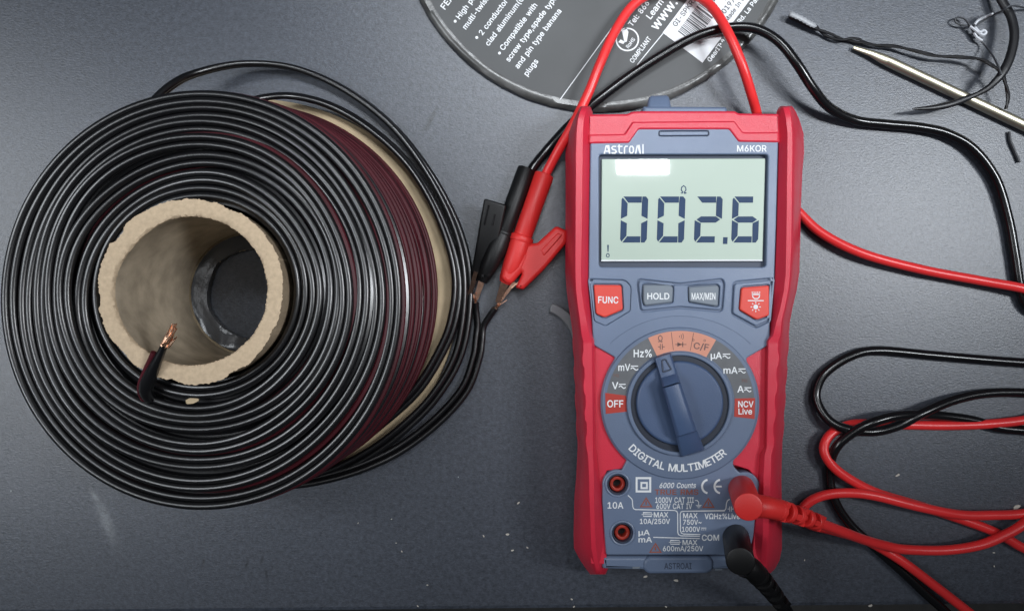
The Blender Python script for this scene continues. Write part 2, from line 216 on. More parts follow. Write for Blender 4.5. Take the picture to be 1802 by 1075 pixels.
GLYPH = {'%':[338,[242,-13,253,-14,265,-11,286,-1,296,9,306,29,308,41,308,65,306,77,300,91,294,99,283,110,267,118,258,119,241,120,233,118,217,109,203,95,192,71,192,37,195,27,203,11,217,-3,233,-11],[66,-7,93,-8,101,-4,274,247,276,253,273,258,268,261,243,262,233,256,61,5,59,1,61,-3],[249,25,241,27,237,31,234,39,234,67,239,78,245,82,251,82,255,82,262,77,266,59,266,43,261,28],[82,133,89,132,103,135,121,144,133,156,140,167,144,181,144,191,146,197,144,221,131,246,117,258,105,264,93,266,81,266,71,264,57,258,49,252,39,239,33,227,28,209,28,189,30,179,39,159,47,148,61,139,71,135],[79,173,73,181,70,191,70,207,73,219,75,224,81,228,93,228,98,225,102,209,102,181,95,173]],'(':[137,[88,-56,115,-57,121,-54,125,-48,100,12,88,58,86,86,84,92,84,114,86,120,88,156,102,210,125,268,123,273,117,277,89,277,83,273,78,266,58,222,50,194,42,160,40,130,38,124,38,110,36,104,36,96,38,90,38,72,46,30,60,-10,78,-46,83,-53]],')':[137,[18,-56,47,-57,54,-52,61,-40,77,-6,89,28,98,66,98,78,100,84,98,132,91,174,77,224,55,270,51,275,45,277,21,277,15,273,12,266,33,214,48,156,50,126,52,120,52,86,50,80,50,64,33,4,11,-48,13,-53]],',':[94,[18,-68,41,-68,47,-65,51,-56,75,32,73,39,68,42,35,43,29,39,24,30,11,-60,13,-65]],'-':[227,[56,86,167,85,173,89,176,96,176,120,173,125,168,128,57,128,51,125,48,118,48,94,51,89]],'.':[94,[44,-10,51,-11,66,-4,71,2,78,16,77,28,73,37,63,46,51,51,41,50,26,42,20,34,16,22,18,12,24,2,31,-5]],'/':[125,[6,-46,33,-47,40,-44,44,-38,124,260,124,264,122,270,116,274,89,274,83,271,81,266,1,-30,0,-40,2,-44]],'0':[227,[107,-11,116,-12,122,-10,130,-10,150,-4,167,7,180,20,194,43,204,71,209,95,209,113,211,119,209,159,204,183,198,201,186,225,179,235,164,249,146,259,120,266,94,264,76,257,59,247,46,233,39,225,27,201,21,183,17,159,17,141,15,135,17,95,21,71,31,43,39,29,58,8,72,-2,86,-8],[112,32,94,36,87,41,77,53,71,65,67,77,63,101,63,153,67,177,73,195,80,205,89,215,98,219,114,222,122,221,136,215,146,205,152,195,160,169,163,153,163,101,158,77,154,65,144,46,132,36]],'1':[227,[37,-8,192,-9,199,-6,203,0,203,24,198,33,192,35,148,35,145,38,145,252,141,258,134,261,98,261,92,259,39,220,36,214,35,182,38,175,44,172,48,173,94,207,96,208,97,204,97,38,94,35,40,35,33,32,29,24,29,2,32,-5]],'2':[227,[31,-8,192,-9,199,-6,202,0,202,26,199,32,194,35,92,36,133,78,174,126,192,158,198,186,196,202,192,214,181,234,169,246,156,255,136,263,127,264,100,265,88,263,68,255,55,246,43,234,29,210,25,194,25,184,28,177,36,173,60,173,67,176,70,182,73,198,78,207,88,217,102,221,114,221,138,215,146,206,151,196,151,180,148,168,134,143,33,36,25,26,23,20,23,2,26,-5]],'3':[227,[99,-11,114,-12,120,-10,132,-10,146,-6,166,4,185,21,192,31,198,43,202,55,205,73,202,89,192,113,184,124,166,139,150,147,128,153,139,167,192,227,195,233,195,251,192,257,184,262,36,261,30,257,27,253,27,227,30,222,36,218,50,218,126,217,125,213,73,155,71,149,71,125,74,120,80,116,110,116,136,109,148,99,152,93,155,85,157,69,154,57,148,46,138,38,116,34,100,34,80,38,70,46,65,53,60,69,54,73,24,74,15,69,14,65,17,45,23,33,38,14,54,2,66,-4,86,-10]],'4':[227,[141,-8,168,-9,176,-5,179,2,179,44,204,45,211,48,215,56,215,78,212,85,206,89,179,90,179,156,176,163,168,167,142,167,137,164,133,158,132,90,68,90,73,102,130,198,162,252,159,258,152,261,126,261,120,259,115,254,17,90,11,76,11,56,15,48,22,45,132,44,133,2,136,-5]],'5':[227,[103,-11,114,-12,144,-6,167,7,183,23,188,31,200,57,203,69,203,95,198,113,188,133,183,141,164,159,144,169,130,174,106,174,92,171,78,165,77,177,79,183,81,215,86,218,182,218,187,221,190,227,191,251,188,257,180,262,60,262,48,261,42,257,39,253,25,127,28,122,34,118,48,116,64,116,82,125,92,128,118,130,128,127,138,122,150,107,155,93,155,69,150,55,145,47,134,38,122,34,104,34,88,38,71,53,66,69,58,74,32,74,26,71,21,65,23,53,35,25,53,7,76,-6,92,-10]],'6':[227,[107,-11,118,-12,134,-10,146,-6,165,5,179,17,190,33,200,59,201,71,203,77,201,97,194,117,185,133,169,149,150,159,134,164,108,165,166,250,166,253,164,257,156,262,128,262,119,257,61,173,31,119,25,101,23,85,25,61,29,47,42,24,50,14,68,0,86,-8],[106,32,92,36,86,40,75,53,71,67,71,91,77,107,90,119,102,124,120,124,126,123,136,119,148,107,155,91,155,67,148,51,140,40,134,36,120,32]],'7':[227,[48,-8,79,-9,85,-7,90,-2,202,224,202,252,198,258,193,261,69,261,33,261,26,258,22,250,22,228,27,219,33,217,145,217,149,216,148,214,42,4,41,0,42,-4]],'8':[227,[103,-11,118,-12,144,-8,168,2,181,11,197,29,205,45,209,67,205,91,197,107,180,126,170,133,189,155,197,173,199,195,195,213,186,229,167,249,142,261,124,265,104,266,78,259,62,251,53,245,37,227,31,215,27,201,27,181,31,165,35,157,46,142,52,138,56,133,48,128,31,111,23,97,17,71,19,53,23,39,34,22,44,12,54,4,70,-4,90,-10],[106,32,82,38,74,45,67,55,65,65,65,75,69,89,82,101,94,107,106,110,118,110,130,107,144,101,154,91,159,81,159,59,155,49,146,40,130,34,118,32],[104,154,88,158,79,167,75,177,75,201,82,211,90,217,112,222,120,220,138,215,149,205,151,195,151,177,144,164,136,158,120,154,112,153]],'9':[227,[65,-8,98,-9,106,-5,162,78,184,116,196,140,203,170,201,192,194,212,182,233,170,245,156,255,136,263,126,265,100,265,78,259,58,247,43,232,37,224,29,208,25,194,23,172,25,166,25,154,37,126,45,116,54,107,74,95,98,89,117,90,116,86,59,4,58,0,59,-4],[106,129,92,133,86,137,75,150,71,164,71,186,77,204,88,215,94,219,102,221,120,221,126,221,136,217,148,204,155,186,155,164,150,150,140,137,134,133,120,129]],':':[94,[44,-10,51,-11,66,-4,71,2,78,16,77,28,73,37,63,46,51,51,41,50,26,42,20,34,16,22,18,12,24,2,31,-5],[42,128,53,127,66,134,71,140,78,154,77,164,71,177,65,182,53,188,43,188,32,184,22,174,16,158,18,148,22,142,33,131]],'A':[240,[7,-8,40,-9,48,-5,72,62,74,63,166,62,186,8,193,-6,200,-9,228,-9,235,-6,239,2,186,143,144,257,136,261,102,261,95,258,90,248,2,6,1,-2,3,-6],[90,107,89,108,90,114,117,196,118,198,121,196,127,176,150,108]],'C':[255,[127,-11,140,-12,164,-8,176,-4,196,6,205,13,221,29,229,39,239,59,243,75,243,79,239,85,234,87,204,87,198,83,185,57,174,46,158,38,128,34,102,40,91,47,77,61,70,73,66,83,59,113,59,141,64,165,72,185,84,202,94,209,106,215,124,220,136,220,160,215,174,208,186,195,190,189,198,171,204,166,232,166,240,170,243,177,241,189,229,215,223,223,203,243,182,255,162,262,154,262,136,266,124,266,100,261,63,243,40,219,30,203,20,181,13,153,11,123,13,117,13,101,20,73,30,51,43,31,60,14,70,6,90,-4,102,-8]],'D':[251,[29,-8,114,-9,120,-7,134,-7,146,-5,164,1,192,17,207,32,214,41,227,64,233,80,237,102,239,132,237,138,237,154,229,186,219,206,210,219,200,229,193,236,180,245,160,255,132,261,32,261,24,257,21,250,21,2,24,-5],[70,38,70,216,126,217,136,215,154,209,169,196,177,188,185,172,191,142,191,112,189,100,185,82,177,66,160,49,150,43,138,39,126,37]],'E':[209,[29,-8,184,-9,191,-6,195,0,195,28,191,34,186,37,72,37,69,40,70,104,176,105,182,109,185,116,185,140,182,147,174,151,70,152,70,216,182,217,189,220,193,226,193,252,189,258,182,261,32,261,23,256,21,250,21,2,24,-5]],'F':[205,[29,-8,58,-9,65,-6,69,0,70,102,170,103,177,106,181,112,181,138,178,143,172,147,70,148,70,216,132,217,182,217,189,220,193,228,193,250,190,257,184,261,32,261,25,258,21,252,21,2,24,-5]],'G':[260,[127,-11,138,-12,144,-10,154,-10,178,-4,200,8,221,27,231,41,243,69,247,95,247,125,244,131,236,136,144,136,138,133,133,125,133,103,136,96,144,92,198,91,197,79,193,67,184,54,177,47,166,40,154,36,140,34,128,34,114,36,98,42,90,48,78,60,70,73,66,83,59,113,59,141,64,165,72,185,84,202,94,209,108,216,124,220,136,220,158,215,170,209,186,193,198,171,204,166,234,166,241,169,244,175,241,191,229,215,223,223,206,240,196,247,176,257,154,264,142,266,122,266,88,257,57,239,38,217,20,181,13,153,11,123,13,117,13,101,15,89,20,73,32,47,40,35,61,13,70,6,90,-4,104,-8]],'H':[258,[29,-8,58,-9,65,-6,69,0,69,104,72,107,186,106,187,0,191,-6,198,-9,224,-9,232,-5,235,2,235,250,232,257,224,261,198,261,191,258,187,252,187,156,184,153,70,154,69,252,65,258,58,261,32,261,24,257,21,250,21,2,24,-5]],'I':[150,[15,-8,132,-9,138,-6,142,0,143,26,138,34,132,37,102,37,99,40,99,214,102,217,132,217,140,221,143,228,143,250,140,257,135,260,18,261,11,258,7,252,7,228,11,220,18,217,48,217,51,214,51,40,48,37,18,37,10,33,7,26,7,2,10,-5]],'K':[233,[29,-8,58,-9,67,-4,69,2,69,80,85,98,98,110,180,-5,188,-9,220,-9,228,-5,231,0,229,6,131,142,132,145,145,160,189,206,225,244,229,252,225,258,218,261,182,261,176,259,99,176,77,150,70,144,69,252,65,258,58,261,32,261,24,257,21,250,21,2,24,-5]],'L':[196,[29,-8,178,-9,185,-6,189,0,189,28,185,34,180,37,70,38,69,148,69,252,65,258,58,261,30,261,24,257,21,252,21,2,24,-5]],'M':[314,[29,-8,58,-9,65,-6,69,0,70,160,75,152,133,2,138,-5,146,-9,168,-9,177,-4,242,160,243,0,247,-6,254,-9,280,-9,287,-6,291,2,291,128,291,252,287,258,280,261,238,261,232,257,225,244,171,104,158,66,156,66,139,114,83,256,74,261,32,261,26,259,21,250,21,2,24,-5]],'N':[262,[29,-8,60,-9,67,-6,71,0,70,180,73,178,103,126,187,-4,196,-9,228,-9,236,-5,239,2,239,250,234,259,228,261,202,261,195,258,191,252,190,75,75,256,66,261,32,261,24,257,21,250,21,2,24,-5]],'O':[267,[127,-11,136,-12,164,-8,176,-4,196,6,206,14,223,31,231,41,245,69,253,103,253,151,251,163,241,195,231,213,223,223,206,240,196,247,166,261,138,266,112,264,90,257,69,247,43,223,30,203,20,181,13,153,13,137,11,131,13,101,20,73,30,51,42,32,60,14,70,6,90,-4,102,-8],[126,34,102,40,92,46,79,59,70,73,61,99,61,107,59,113,59,141,64,165,70,181,76,191,86,203,94,209,112,217,124,220,140,220,154,217,172,209,191,191,201,171,205,155,205,143,207,137,207,117,201,83,187,59,175,47,164,40,138,34]],'P':[222,[29,-8,58,-9,65,-6,69,0,70,84,134,85,158,91,174,99,184,107,192,115,201,128,205,136,211,158,211,190,207,206,199,222,183,240,164,253,148,259,136,261,32,261,23,256,21,250,21,2,24,-5],[70,130,70,216,130,217,140,215,152,207,157,202,163,186,163,158,157,144,152,139,144,133,128,129]],'R':[224,[29,-8,58,-9,65,-6,69,0,69,88,72,91,119,90,172,-7,178,-9,210,-9,217,-6,221,2,167,98,169,102,184,111,195,122,199,128,205,138,211,158,211,168,213,174,211,194,207,208,199,224,193,232,177,246,156,257,138,261,32,261,25,258,21,250,21,2,24,-5],[70,136,70,216,132,217,146,213,154,207,161,198,165,176,161,154,154,145,140,137,126,135]],'S':[223,[102,-12,117,-13,145,-9,157,-5,179,7,196,24,202,32,210,50,212,62,212,76,208,94,203,102,184,124,153,140,91,159,70,172,67,178,66,196,71,206,77,212,89,218,101,221,123,221,139,216,147,212,156,204,163,186,169,181,197,181,206,186,208,194,202,216,191,232,181,243,163,254,149,260,131,265,113,265,95,265,77,260,55,250,45,243,33,230,21,208,18,198,19,174,21,166,29,150,47,131,69,119,91,111,125,102,141,96,157,87,162,82,164,76,164,64,160,52,150,42,141,37,125,33,107,33,83,37,74,42,65,52,58,72,51,76,21,77,14,74,11,68,13,54,21,34,29,21,39,11,65,-5,87,-11]],'T':[224,[97,-8,128,-9,134,-5,137,2,138,216,206,217,213,220,217,228,216,252,213,258,208,261,128,261,18,261,10,257,7,250,7,226,10,221,16,217,88,216,89,2,92,-5]],'U':[259,[121,-12,134,-13,160,-9,186,1,198,9,215,26,223,36,229,48,235,68,235,80,237,86,237,252,234,259,228,262,198,263,191,260,187,252,187,76,185,66,177,52,170,45,156,37,138,33,122,33,102,37,86,47,77,58,71,72,69,86,69,254,65,260,58,263,30,262,24,259,21,254,21,84,23,78,23,68,27,52,40,29,62,7,80,-3,96,-9]],'V':[240,[101,-8,136,-9,145,-4,237,246,238,252,237,256,228,261,200,261,194,259,190,254,136,102,126,71,120,56,118,60,99,118,49,256,40,261,12,261,5,258,2,252,2,248,92,4,96,-5]],'X':[237,[8,-8,43,-9,51,-5,114,88,119,92,185,-5,193,-9,225,-9,233,-5,235,0,234,4,146,130,150,138,220,236,229,252,226,258,219,261,187,261,180,258,119,168,114,172,106,188,64,250,56,258,49,261,19,261,11,257,8,252,10,246,74,156,90,130,78,110,2,4,1,0,2,-4]],'a':[195,[70,-12,79,-13,103,-9,113,-5,127,4,130,4,134,-6,141,-9,165,-9,174,-4,176,2,176,134,174,148,166,166,150,184,127,194,111,199,85,199,69,196,57,192,38,182,20,162,15,152,13,146,15,141,25,135,47,129,55,133,63,145,71,150,93,157,101,157,117,152,125,145,128,138,130,126,127,123,69,115,43,106,29,99,15,85,11,76,6,58,6,50,9,36,19,16,29,5,37,-1,53,-9],[77,31,63,35,57,42,54,50,55,63,71,72,91,77,111,79,130,82,130,68,128,56,123,47,114,38,105,33,95,31]],'b':[212,[105,-12,118,-13,140,-9,160,1,169,8,182,23,193,42,201,70,201,80,203,86,201,118,197,136,189,154,179,168,162,184,144,194,130,198,100,199,82,192,68,181,66,182,65,210,65,252,61,260,54,263,28,263,21,260,18,254,17,2,20,-5,26,-9,52,-9,60,-5,63,0,63,6,66,7,76,-1,90,-9],[100,31,88,35,80,42,70,58,63,88,65,114,70,130,81,148,88,152,102,156,118,156,126,154,136,149,145,140,151,128,155,110,155,80,149,56,142,45,136,39,126,33,116,31]],'c':[198,[96,-12,103,-13,131,-9,155,3,178,26,188,50,184,56,175,60,153,65,145,61,140,48,131,39,121,33,107,31,95,31,81,35,68,46,62,56,58,68,56,80,56,108,60,126,67,139,79,150,95,156,105,157,119,154,132,148,138,142,145,127,151,123,179,129,186,134,188,140,176,164,155,184,129,196,113,199,85,198,71,194,55,186,45,179,31,165,14,134,10,116,8,88,14,54,22,36,30,24,47,7,55,1,83,-11]],'d':[212,[90,-12,103,-13,121,-9,129,-5,145,7,148,6,148,0,151,-5,159,-9,185,-9,190,-6,194,0,194,252,191,259,185,262,155,262,150,260,146,254,146,228,145,182,143,181,129,192,111,199,83,199,63,192,48,184,31,167,18,146,10,120,10,106,8,100,10,70,14,52,22,34,32,20,51,1,67,-7,79,-11],[93,31,76,38,69,45,62,56,56,80,56,108,62,132,69,143,75,149,87,155,97,157,110,156,123,152,129,148,140,136,146,116,148,86,142,58,131,41,119,33,109,31]],'e':[202,[98,-12,113,-13,135,-9,153,-1,165,7,176,18,182,26,188,38,189,44,188,48,177,54,153,60,146,56,136,40,125,33,111,31,95,31,77,37,66,48,60,58,57,76,185,77,191,81,194,88,192,122,186,142,176,162,169,171,153,184,133,194,111,199,87,199,77,196,49,182,30,164,14,134,10,116,8,88,10,82,10,70,16,48,29,25,48,6,71,-7,87,-11],[59,120,58,126,65,139,76,150,85,154,95,157,109,157,119,154,132,146,142,132,144,124,143,120]],'f':[127,[40,-8,67,-9,74,-6,78,0,78,152,81,155,113,155,119,159,122,166,122,186,119,193,111,197,79,198,78,214,81,222,85,227,99,229,113,226,119,229,128,258,124,266,113,271,93,273,73,269,55,261,41,247,35,234,32,224,32,198,3,197,-3,193,-5,188,-6,166,-2,158,5,155,29,155,32,152,32,2,35,-5]],'g':[213,[92,-83,111,-84,117,-82,125,-82,147,-76,159,-70,167,-64,179,-52,192,-27,194,-13,194,189,190,195,185,197,159,198,151,194,148,189,147,181,145,180,131,191,119,197,109,200,87,200,77,197,57,189,43,180,26,161,15,136,10,119,10,107,8,101,10,71,14,55,26,31,45,12,65,0,77,-4,89,-6,105,-6,123,-2,131,2,145,13,147,13,148,-3,144,-23,139,-30,131,-36,117,-40,95,-40,83,-38,71,-32,56,-17,49,-14,35,-21,18,-31,17,-35,18,-39,37,-62,65,-78,81,-82],[89,38,74,45,62,59,56,83,56,109,58,121,64,137,71,145,79,151,91,156,115,155,125,151,133,145,142,133,148,105,148,87,146,73,144,65,138,53,129,44,113,38]],'h':[205,[25,-8,54,-9,61,-6,65,0,66,128,72,142,77,148,84,153,104,157,118,155,127,150,135,142,139,130,140,0,143,-6,150,-9,174,-9,181,-6,185,2,185,118,185,138,181,154,172,171,158,185,142,195,130,199,100,199,86,195,66,182,65,250,63,256,54,261,28,261,21,258,17,250,17,2,20,-5]],'i':[83,[26,-8,55,-9,61,-5,64,2,64,186,61,193,56,196,27,197,21,193,18,186,18,2,21,-5],[36,214,45,213,57,218,65,226,71,240,67,255,57,264,49,269,37,269,27,265,16,254,12,244,12,238,17,227,27,217]],'l':[95,[63,-9,72,-10,88,-8,94,-4,97,5,93,25,90,30,84,33,68,34,65,41,65,251,61,259,52,262,26,261,20,258,17,251,17,39,20,25,29,7,36,0,52,-8]],'m':[305,[25,-8,54,-9,61,-6,65,0,65,130,70,142,79,152,98,157,114,155,121,150,127,142,129,132,129,2,132,-5,140,-9,164,-9,171,-6,175,0,175,124,180,143,192,155,202,157,214,157,224,155,230,151,237,144,239,134,239,16,240,0,243,-6,248,-9,276,-9,282,-5,285,2,285,142,281,158,275,170,262,185,242,197,218,201,190,195,182,191,160,173,158,173,146,187,138,193,130,197,114,201,88,197,80,193,66,181,64,182,60,193,54,197,28,197,20,193,17,186,17,2,20,-5]],'n':[205,[25,-8,54,-9,61,-6,65,0,65,126,72,143,84,153,104,157,116,155,126,151,135,142,139,128,139,2,143,-6,150,-9,174,-9,183,-4,185,2,185,56,185,138,181,154,175,166,158,185,142,195,130,199,100,199,86,195,74,189,66,181,64,182,60,193,54,197,26,197,20,193,17,186,17,2,20,-5]],'o':[208,[96,-12,107,-13,131,-9,153,1,163,9,179,27,188,42,194,58,198,80,198,108,196,122,192,136,177,163,169,173,155,184,129,196,111,199,87,199,77,196,55,186,45,179,30,164,14,134,10,116,10,104,8,98,10,72,14,54,29,25,47,7,55,1,83,-11],[93,31,85,33,74,40,69,45,62,56,56,80,56,108,60,126,66,138,78,150,87,154,97,157,109,157,113,155,125,152,133,147,146,128,150,112,150,100,152,94,150,86,150,76,144,54,130,38,121,33,111,31]],'p':[212,[25,-79,54,-80,61,-77,65,-71,66,6,70,5,84,-6,94,-10,104,-12,124,-12,142,-8,158,0,169,9,185,27,195,47,201,67,203,101,201,107,201,119,195,141,185,161,172,176,158,187,142,195,124,200,102,200,92,197,80,191,64,179,61,193,54,197,28,198,20,193,17,187,17,-69,20,-76],[98,32,83,39,72,53,66,73,63,89,65,115,70,131,74,139,85,151,98,156,120,156,128,153,139,147,149,133,155,109,155,79,151,61,145,49,133,37,120,32]],'r':[130,[25,-8,54,-9,61,-6,65,0,66,130,72,143,82,151,98,155,118,153,127,158,129,164,129,190,124,197,118,199,112,199,92,199,64,184,60,193,52,197,26,197,20,193,18,188,17,2,20,-5]],'s':[182,[81,-12,98,-13,112,-11,126,-7,146,3,161,18,166,26,173,44,173,62,170,70,164,82,157,92,138,104,122,110,84,119,66,127,63,130,63,146,70,152,82,157,108,156,118,151,128,135,136,131,158,135,164,139,168,146,158,168,144,184,120,196,110,199,94,199,76,199,66,196,41,184,25,168,17,152,15,142,15,130,17,120,23,108,31,98,46,87,64,79,116,66,122,62,124,58,125,46,123,42,116,35,102,31,80,31,66,35,59,42,52,57,46,60,24,56,11,50,10,46,11,38,19,22,32,7,56,-7,68,-11]],'t':[114,[78,-10,87,-11,103,-9,110,-4,114,4,110,22,104,32,99,34,75,33,71,42,70,152,73,155,99,155,106,158,110,166,110,186,107,193,101,197,71,198,70,232,68,238,59,243,35,243,28,240,24,232,24,198,5,197,-3,193,-6,186,-6,166,-3,159,3,155,21,155,24,152,24,36,27,28,35,12,44,2,59,-7]],'u':[205,[83,-11,94,-12,108,-9,130,1,138,7,140,7,144,-3,152,-8,176,-7,181,-5,185,1,185,187,181,193,174,196,150,196,142,192,139,185,139,65,133,47,126,40,116,35,106,32,94,32,80,37,74,41,70,47,65,59,65,187,61,193,54,196,28,196,20,192,17,185,17,63,22,39,28,25,36,13,45,3,66,-7]],'v':[195,[82,-8,111,-9,119,-4,193,188,190,194,183,197,155,197,147,193,138,174,102,72,99,61,97,59,94,64,57,170,48,192,39,197,13,197,6,194,2,188,4,178,70,6,75,-3]],'w':[284,[68,-8,95,-9,101,-7,106,-2,141,118,144,114,153,78,177,-2,181,-7,187,-9,211,-9,217,-7,224,4,228,16,279,188,276,194,269,197,243,197,233,191,229,180,203,87,200,72,197,72,168,184,161,195,155,197,129,197,123,195,119,190,111,166,85,72,83,74,64,146,50,192,41,197,15,197,9,195,5,188,5,182,59,4,63,-5]],'y':[195,[40,-81,45,-82,67,-77,75,-73,92,-61,111,-27,192,185,189,192,181,196,155,196,147,192,140,179,97,59,49,190,39,196,13,196,6,193,2,187,2,183,72,1,69,-13,61,-29,57,-34,49,-38,41,-36,31,-36,26,-39,22,-45,16,-69,23,-77,29,-80]],'z':[190,[20,-8,167,-9,175,-5,178,2,178,24,175,31,169,35,77,36,171,160,174,166,174,186,170,194,163,197,27,197,19,193,16,186,16,164,19,157,25,153,110,152,101,137,14,26,12,20,12,2,15,-5]],'~':[227,[150,60,168,64,182,70,196,83,205,100,207,110,207,122,204,129,196,133,172,133,167,130,164,124,163,114,160,107,154,104,150,103,140,106,106,131,94,137,76,141,50,135,39,128,32,121,20,96,17,78,20,71,28,67,52,68,59,72,64,91,68,95,76,97,88,93,122,68,132,64]],'µ':[203,[25,-79,54,-80,63,-75,65,-69,66,1,68,1,84,-8,94,-10,110,-10,128,-4,139,3,148,12,156,4,174,-6,186,-8,198,-8,207,-3,209,3,209,25,204,31,188,36,185,45,185,187,183,193,174,198,150,198,142,193,139,187,139,127,139,61,133,45,122,36,104,32,78,38,72,45,65,61,65,189,61,195,54,198,28,198,20,193,17,187,17,-69,20,-76]],'Ω':[268,[21,-8,108,-9,115,-6,119,0,119,50,114,57,98,63,85,72,72,88,64,108,61,120,61,158,66,176,77,196,94,211,120,219,146,219,164,215,177,208,186,200,197,186,203,172,207,150,207,128,199,94,192,83,178,69,152,57,148,50,147,2,150,-4,158,-9,246,-9,252,-5,255,2,255,26,252,31,247,34,197,36,220,51,234,67,247,90,253,110,255,124,255,154,247,188,237,208,227,222,210,239,196,249,180,257,162,263,148,265,118,265,98,261,82,255,55,238,36,216,20,186,13,162,13,150,11,144,11,132,16,104,20,92,34,65,52,47,69,36,24,35,17,32,13,24,13,2,16,-5]]}
def text_mesh(s, bold=0.0):
    """letters from plain outlines, in units of the letter height"""
    cu = bpy.data.curves.new('t', 'CURVE'); cu.dimensions = '2D'; cu.fill_mode = 'BOTH'; x = 0
    for ch in s:
        if ch == ' ': x += 130; continue
        g = GLYPH[ch]
        for c in g[1:]:
            n = len(c) // 2
            sp = cu.splines.new('POLY'); sp.points.add(n - 1); sp.use_cyclic_u = True
            for i in range(n): sp.points[i].co = ((x + c[2 * i]) / 500, c[2 * i + 1] / 500, 0, 1)
        x += g[0] + 4
    o = bpy.data.objects.new('t', cu); COL.objects.link(o)
    dg = bpy.context.evaluated_depsgraph_get()
    me = bpy.data.meshes.new_from_object(o.evaluated_get(dg))
    bpy.data.objects.remove(o); bpy.data.curves.remove(cu)
    return me
def bounds(me):
    xs = [v.co.x for v in me.vertices]; ys = [v.co.y for v in me.vertices]
    return min(xs), max(xs), min(ys), max(ys)
_m = text_mesh('H'); CAP = bounds(_m)[3] - 0.004; bpy.data.meshes.remove(_m)
def text(bm, s, x, y, cap, z, width=None, rot=0.0, bold=0.012, shear=0.0):
    """s printed with its lower left corner at photo pixel (x, y), capitals cap pixels high, turned rot degrees"""
    me = text_mesh(s, bold)
    if not me.vertices: return 0
    x0, x1, _, _ = bounds(me)
    k = cap / CAP
    sx = k if width is None else width / (x1 - x0)
    ca, sa = math.cos(math.radians(rot)), math.sin(math.radians(rot))
    for v in me.vertices:
        u = (v.co.x - x0) * sx + v.co.y * k * shear; w = v.co.y * k
        q = P(x + u * ca - w * sa, y - (u * sa + w * ca), z)
        v.co = q
    into(bm, me)
    return (x1 - x0) * sx
def poly(bm, pts, z):
    try: bm.faces.new([bm.verts.new(P(p[0], p[1], z)) for p in pts])
    except ValueError: pass
def stroke(bm, pts, w, z, closed=False):
    """a printed line w pixels wide"""
    pts = [Vector(p) for p in pts]; N = len(pts); L = []; R = []
    for i, p in enumerate(pts):
        a = pts[(i - 1) % N] if (closed or i) else p
        b = pts[(i + 1) % N] if (closed or i < N - 1) else p
        d = (b - a).normalized(); nrm = Vector((-d.y, d.x))
        if 0 < i < N - 1 or closed:
            d1 = (p - a).normalized(); c = max(.5, abs(d1.dot(d)))
        else: c = 1
        L.append(p + nrm * w / 2 / c); R.append(p - nrm * w / 2 / c)
    for i in range(N if closed else N - 1):
        j = (i + 1) % N
        poly(bm, [L[i], L[j], R[j], R[i]], z)

def box(bm, a, b, w, h, up=Vector((0, 0, 1)), w2=None, h2=None):
    """a bar from a to b, w wide and h high, may taper to w2, h2"""
    a, b = Vector(a), Vector(b); w2 = w if w2 is None else w2; h2 = h if h2 is None else h2
    t = (b - a).normalized(); s = t.cross(up).normalized(); u = s.cross(t).normalized()
    vs = []
    for p, ww, hh in ((a, w, h), (b, w2, h2)):
        for i, j in ((-1, -1), (1, -1), (1, 1), (-1, 1)):
            vs.append(bm.verts.new(p + s * (i * ww / 2) + u * (j * hh / 2)))
    for f in ((3, 2, 1, 0), (4, 5, 6, 7), (0, 1, 5, 4), (1, 2, 6, 5), (2, 3, 7, 6), (3, 0, 4, 7)):
        bm.faces.new([vs[i] for i in f])
def bevel(bm, w, segs=2):
    bmesh.ops.bevel(bm, geom=bm.edges[:], offset=w, segments=segs, affect='EDGES', profile=0.5, clamp_overlap=True)

# ------------------------------------------------------------------ materials
M_red = mat('red_case_plastic', (0.62, 0.026, 0.055), 0.34, grain=0.35, gscale=2600, var=0.06)
M_blue = mat('blue_grey_plastic', (0.145, 0.190, 0.285), 0.33, grain=0.25, gscale=3000, var=0.06)
M_ring = mat('dial_ring_plastic', (0.115, 0.155, 0.24), 0.42, grain=0.25, gscale=3000, var=0.06)
M_groove = mat('dark_blue_groove', (0.030, 0.043, 0.075), 0.5)
M_deep = mat('deep_navy_groove', (0.010, 0.016, 0.032), 0.55)
M_knob = mat('navy_knob_plastic', (0.055, 0.090, 0.175), 0.40, grain=0.3, gscale=3000, var=0.08)
M_key = mat('orange_red_button_rubber', (0.72, 0.055, 0.035), 0.5, grain=0.2, var=0.05)
M_greykey = mat('grey_button_rubber', (0.17, 0.20, 0.24), 0.5, grain=0.2, var=0.05)
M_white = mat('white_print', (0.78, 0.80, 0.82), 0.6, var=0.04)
M_orangeprint = mat('dull_orange_print', (0.30, 0.085, 0.055), 0.6, var=0.1, vscale=900)
M_orangeband = mat('salmon_dial_print', (0.62, 0.26, 0.175), 0.55, var=0.06)
M_greyband = mat('grey_dial_print', (0.115, 0.12, 0.13), 0.55, var=0.12, vscale=200)
M_redbox = mat('red_dial_print', (0.42, 0.03, 0.018), 0.55, var=0.06)
M_greyprint = mat('brown_grey_print', (0.16, 0.09, 0.08), 0.6)
M_lcd = mat('display_glass', (0.42, 0.51, 0.43), 0.35, coat=1.0, coat_rough=0.03, var=0.03, vscale=30)
M_seg = mat('display_segment', (0.022, 0.050, 0.115), 0.5, spec=0.2, coat=0.4, coat_rough=0.012, var=0.1)
M_sock = mat('socket_red_plastic', (0.42, 0.035, 0.02), 0.4)
M_dark = mat('dark_hole', (0.008, 0.008, 0.009), 0.6)
M_lead_r = mat('red_silicone', (0.78, 0.034, 0.036), 0.33, grain=0.12, gscale=1500, var=0.07)
M_lead_k = mat('black_silicone', (0.006, 0.006, 0.007), 0.22, var=0.2)
M_clip_r = mat('red_soft_vinyl', (0.66, 0.026, 0.024), 0.45, grain=0.3, gscale=1500, var=0.07)
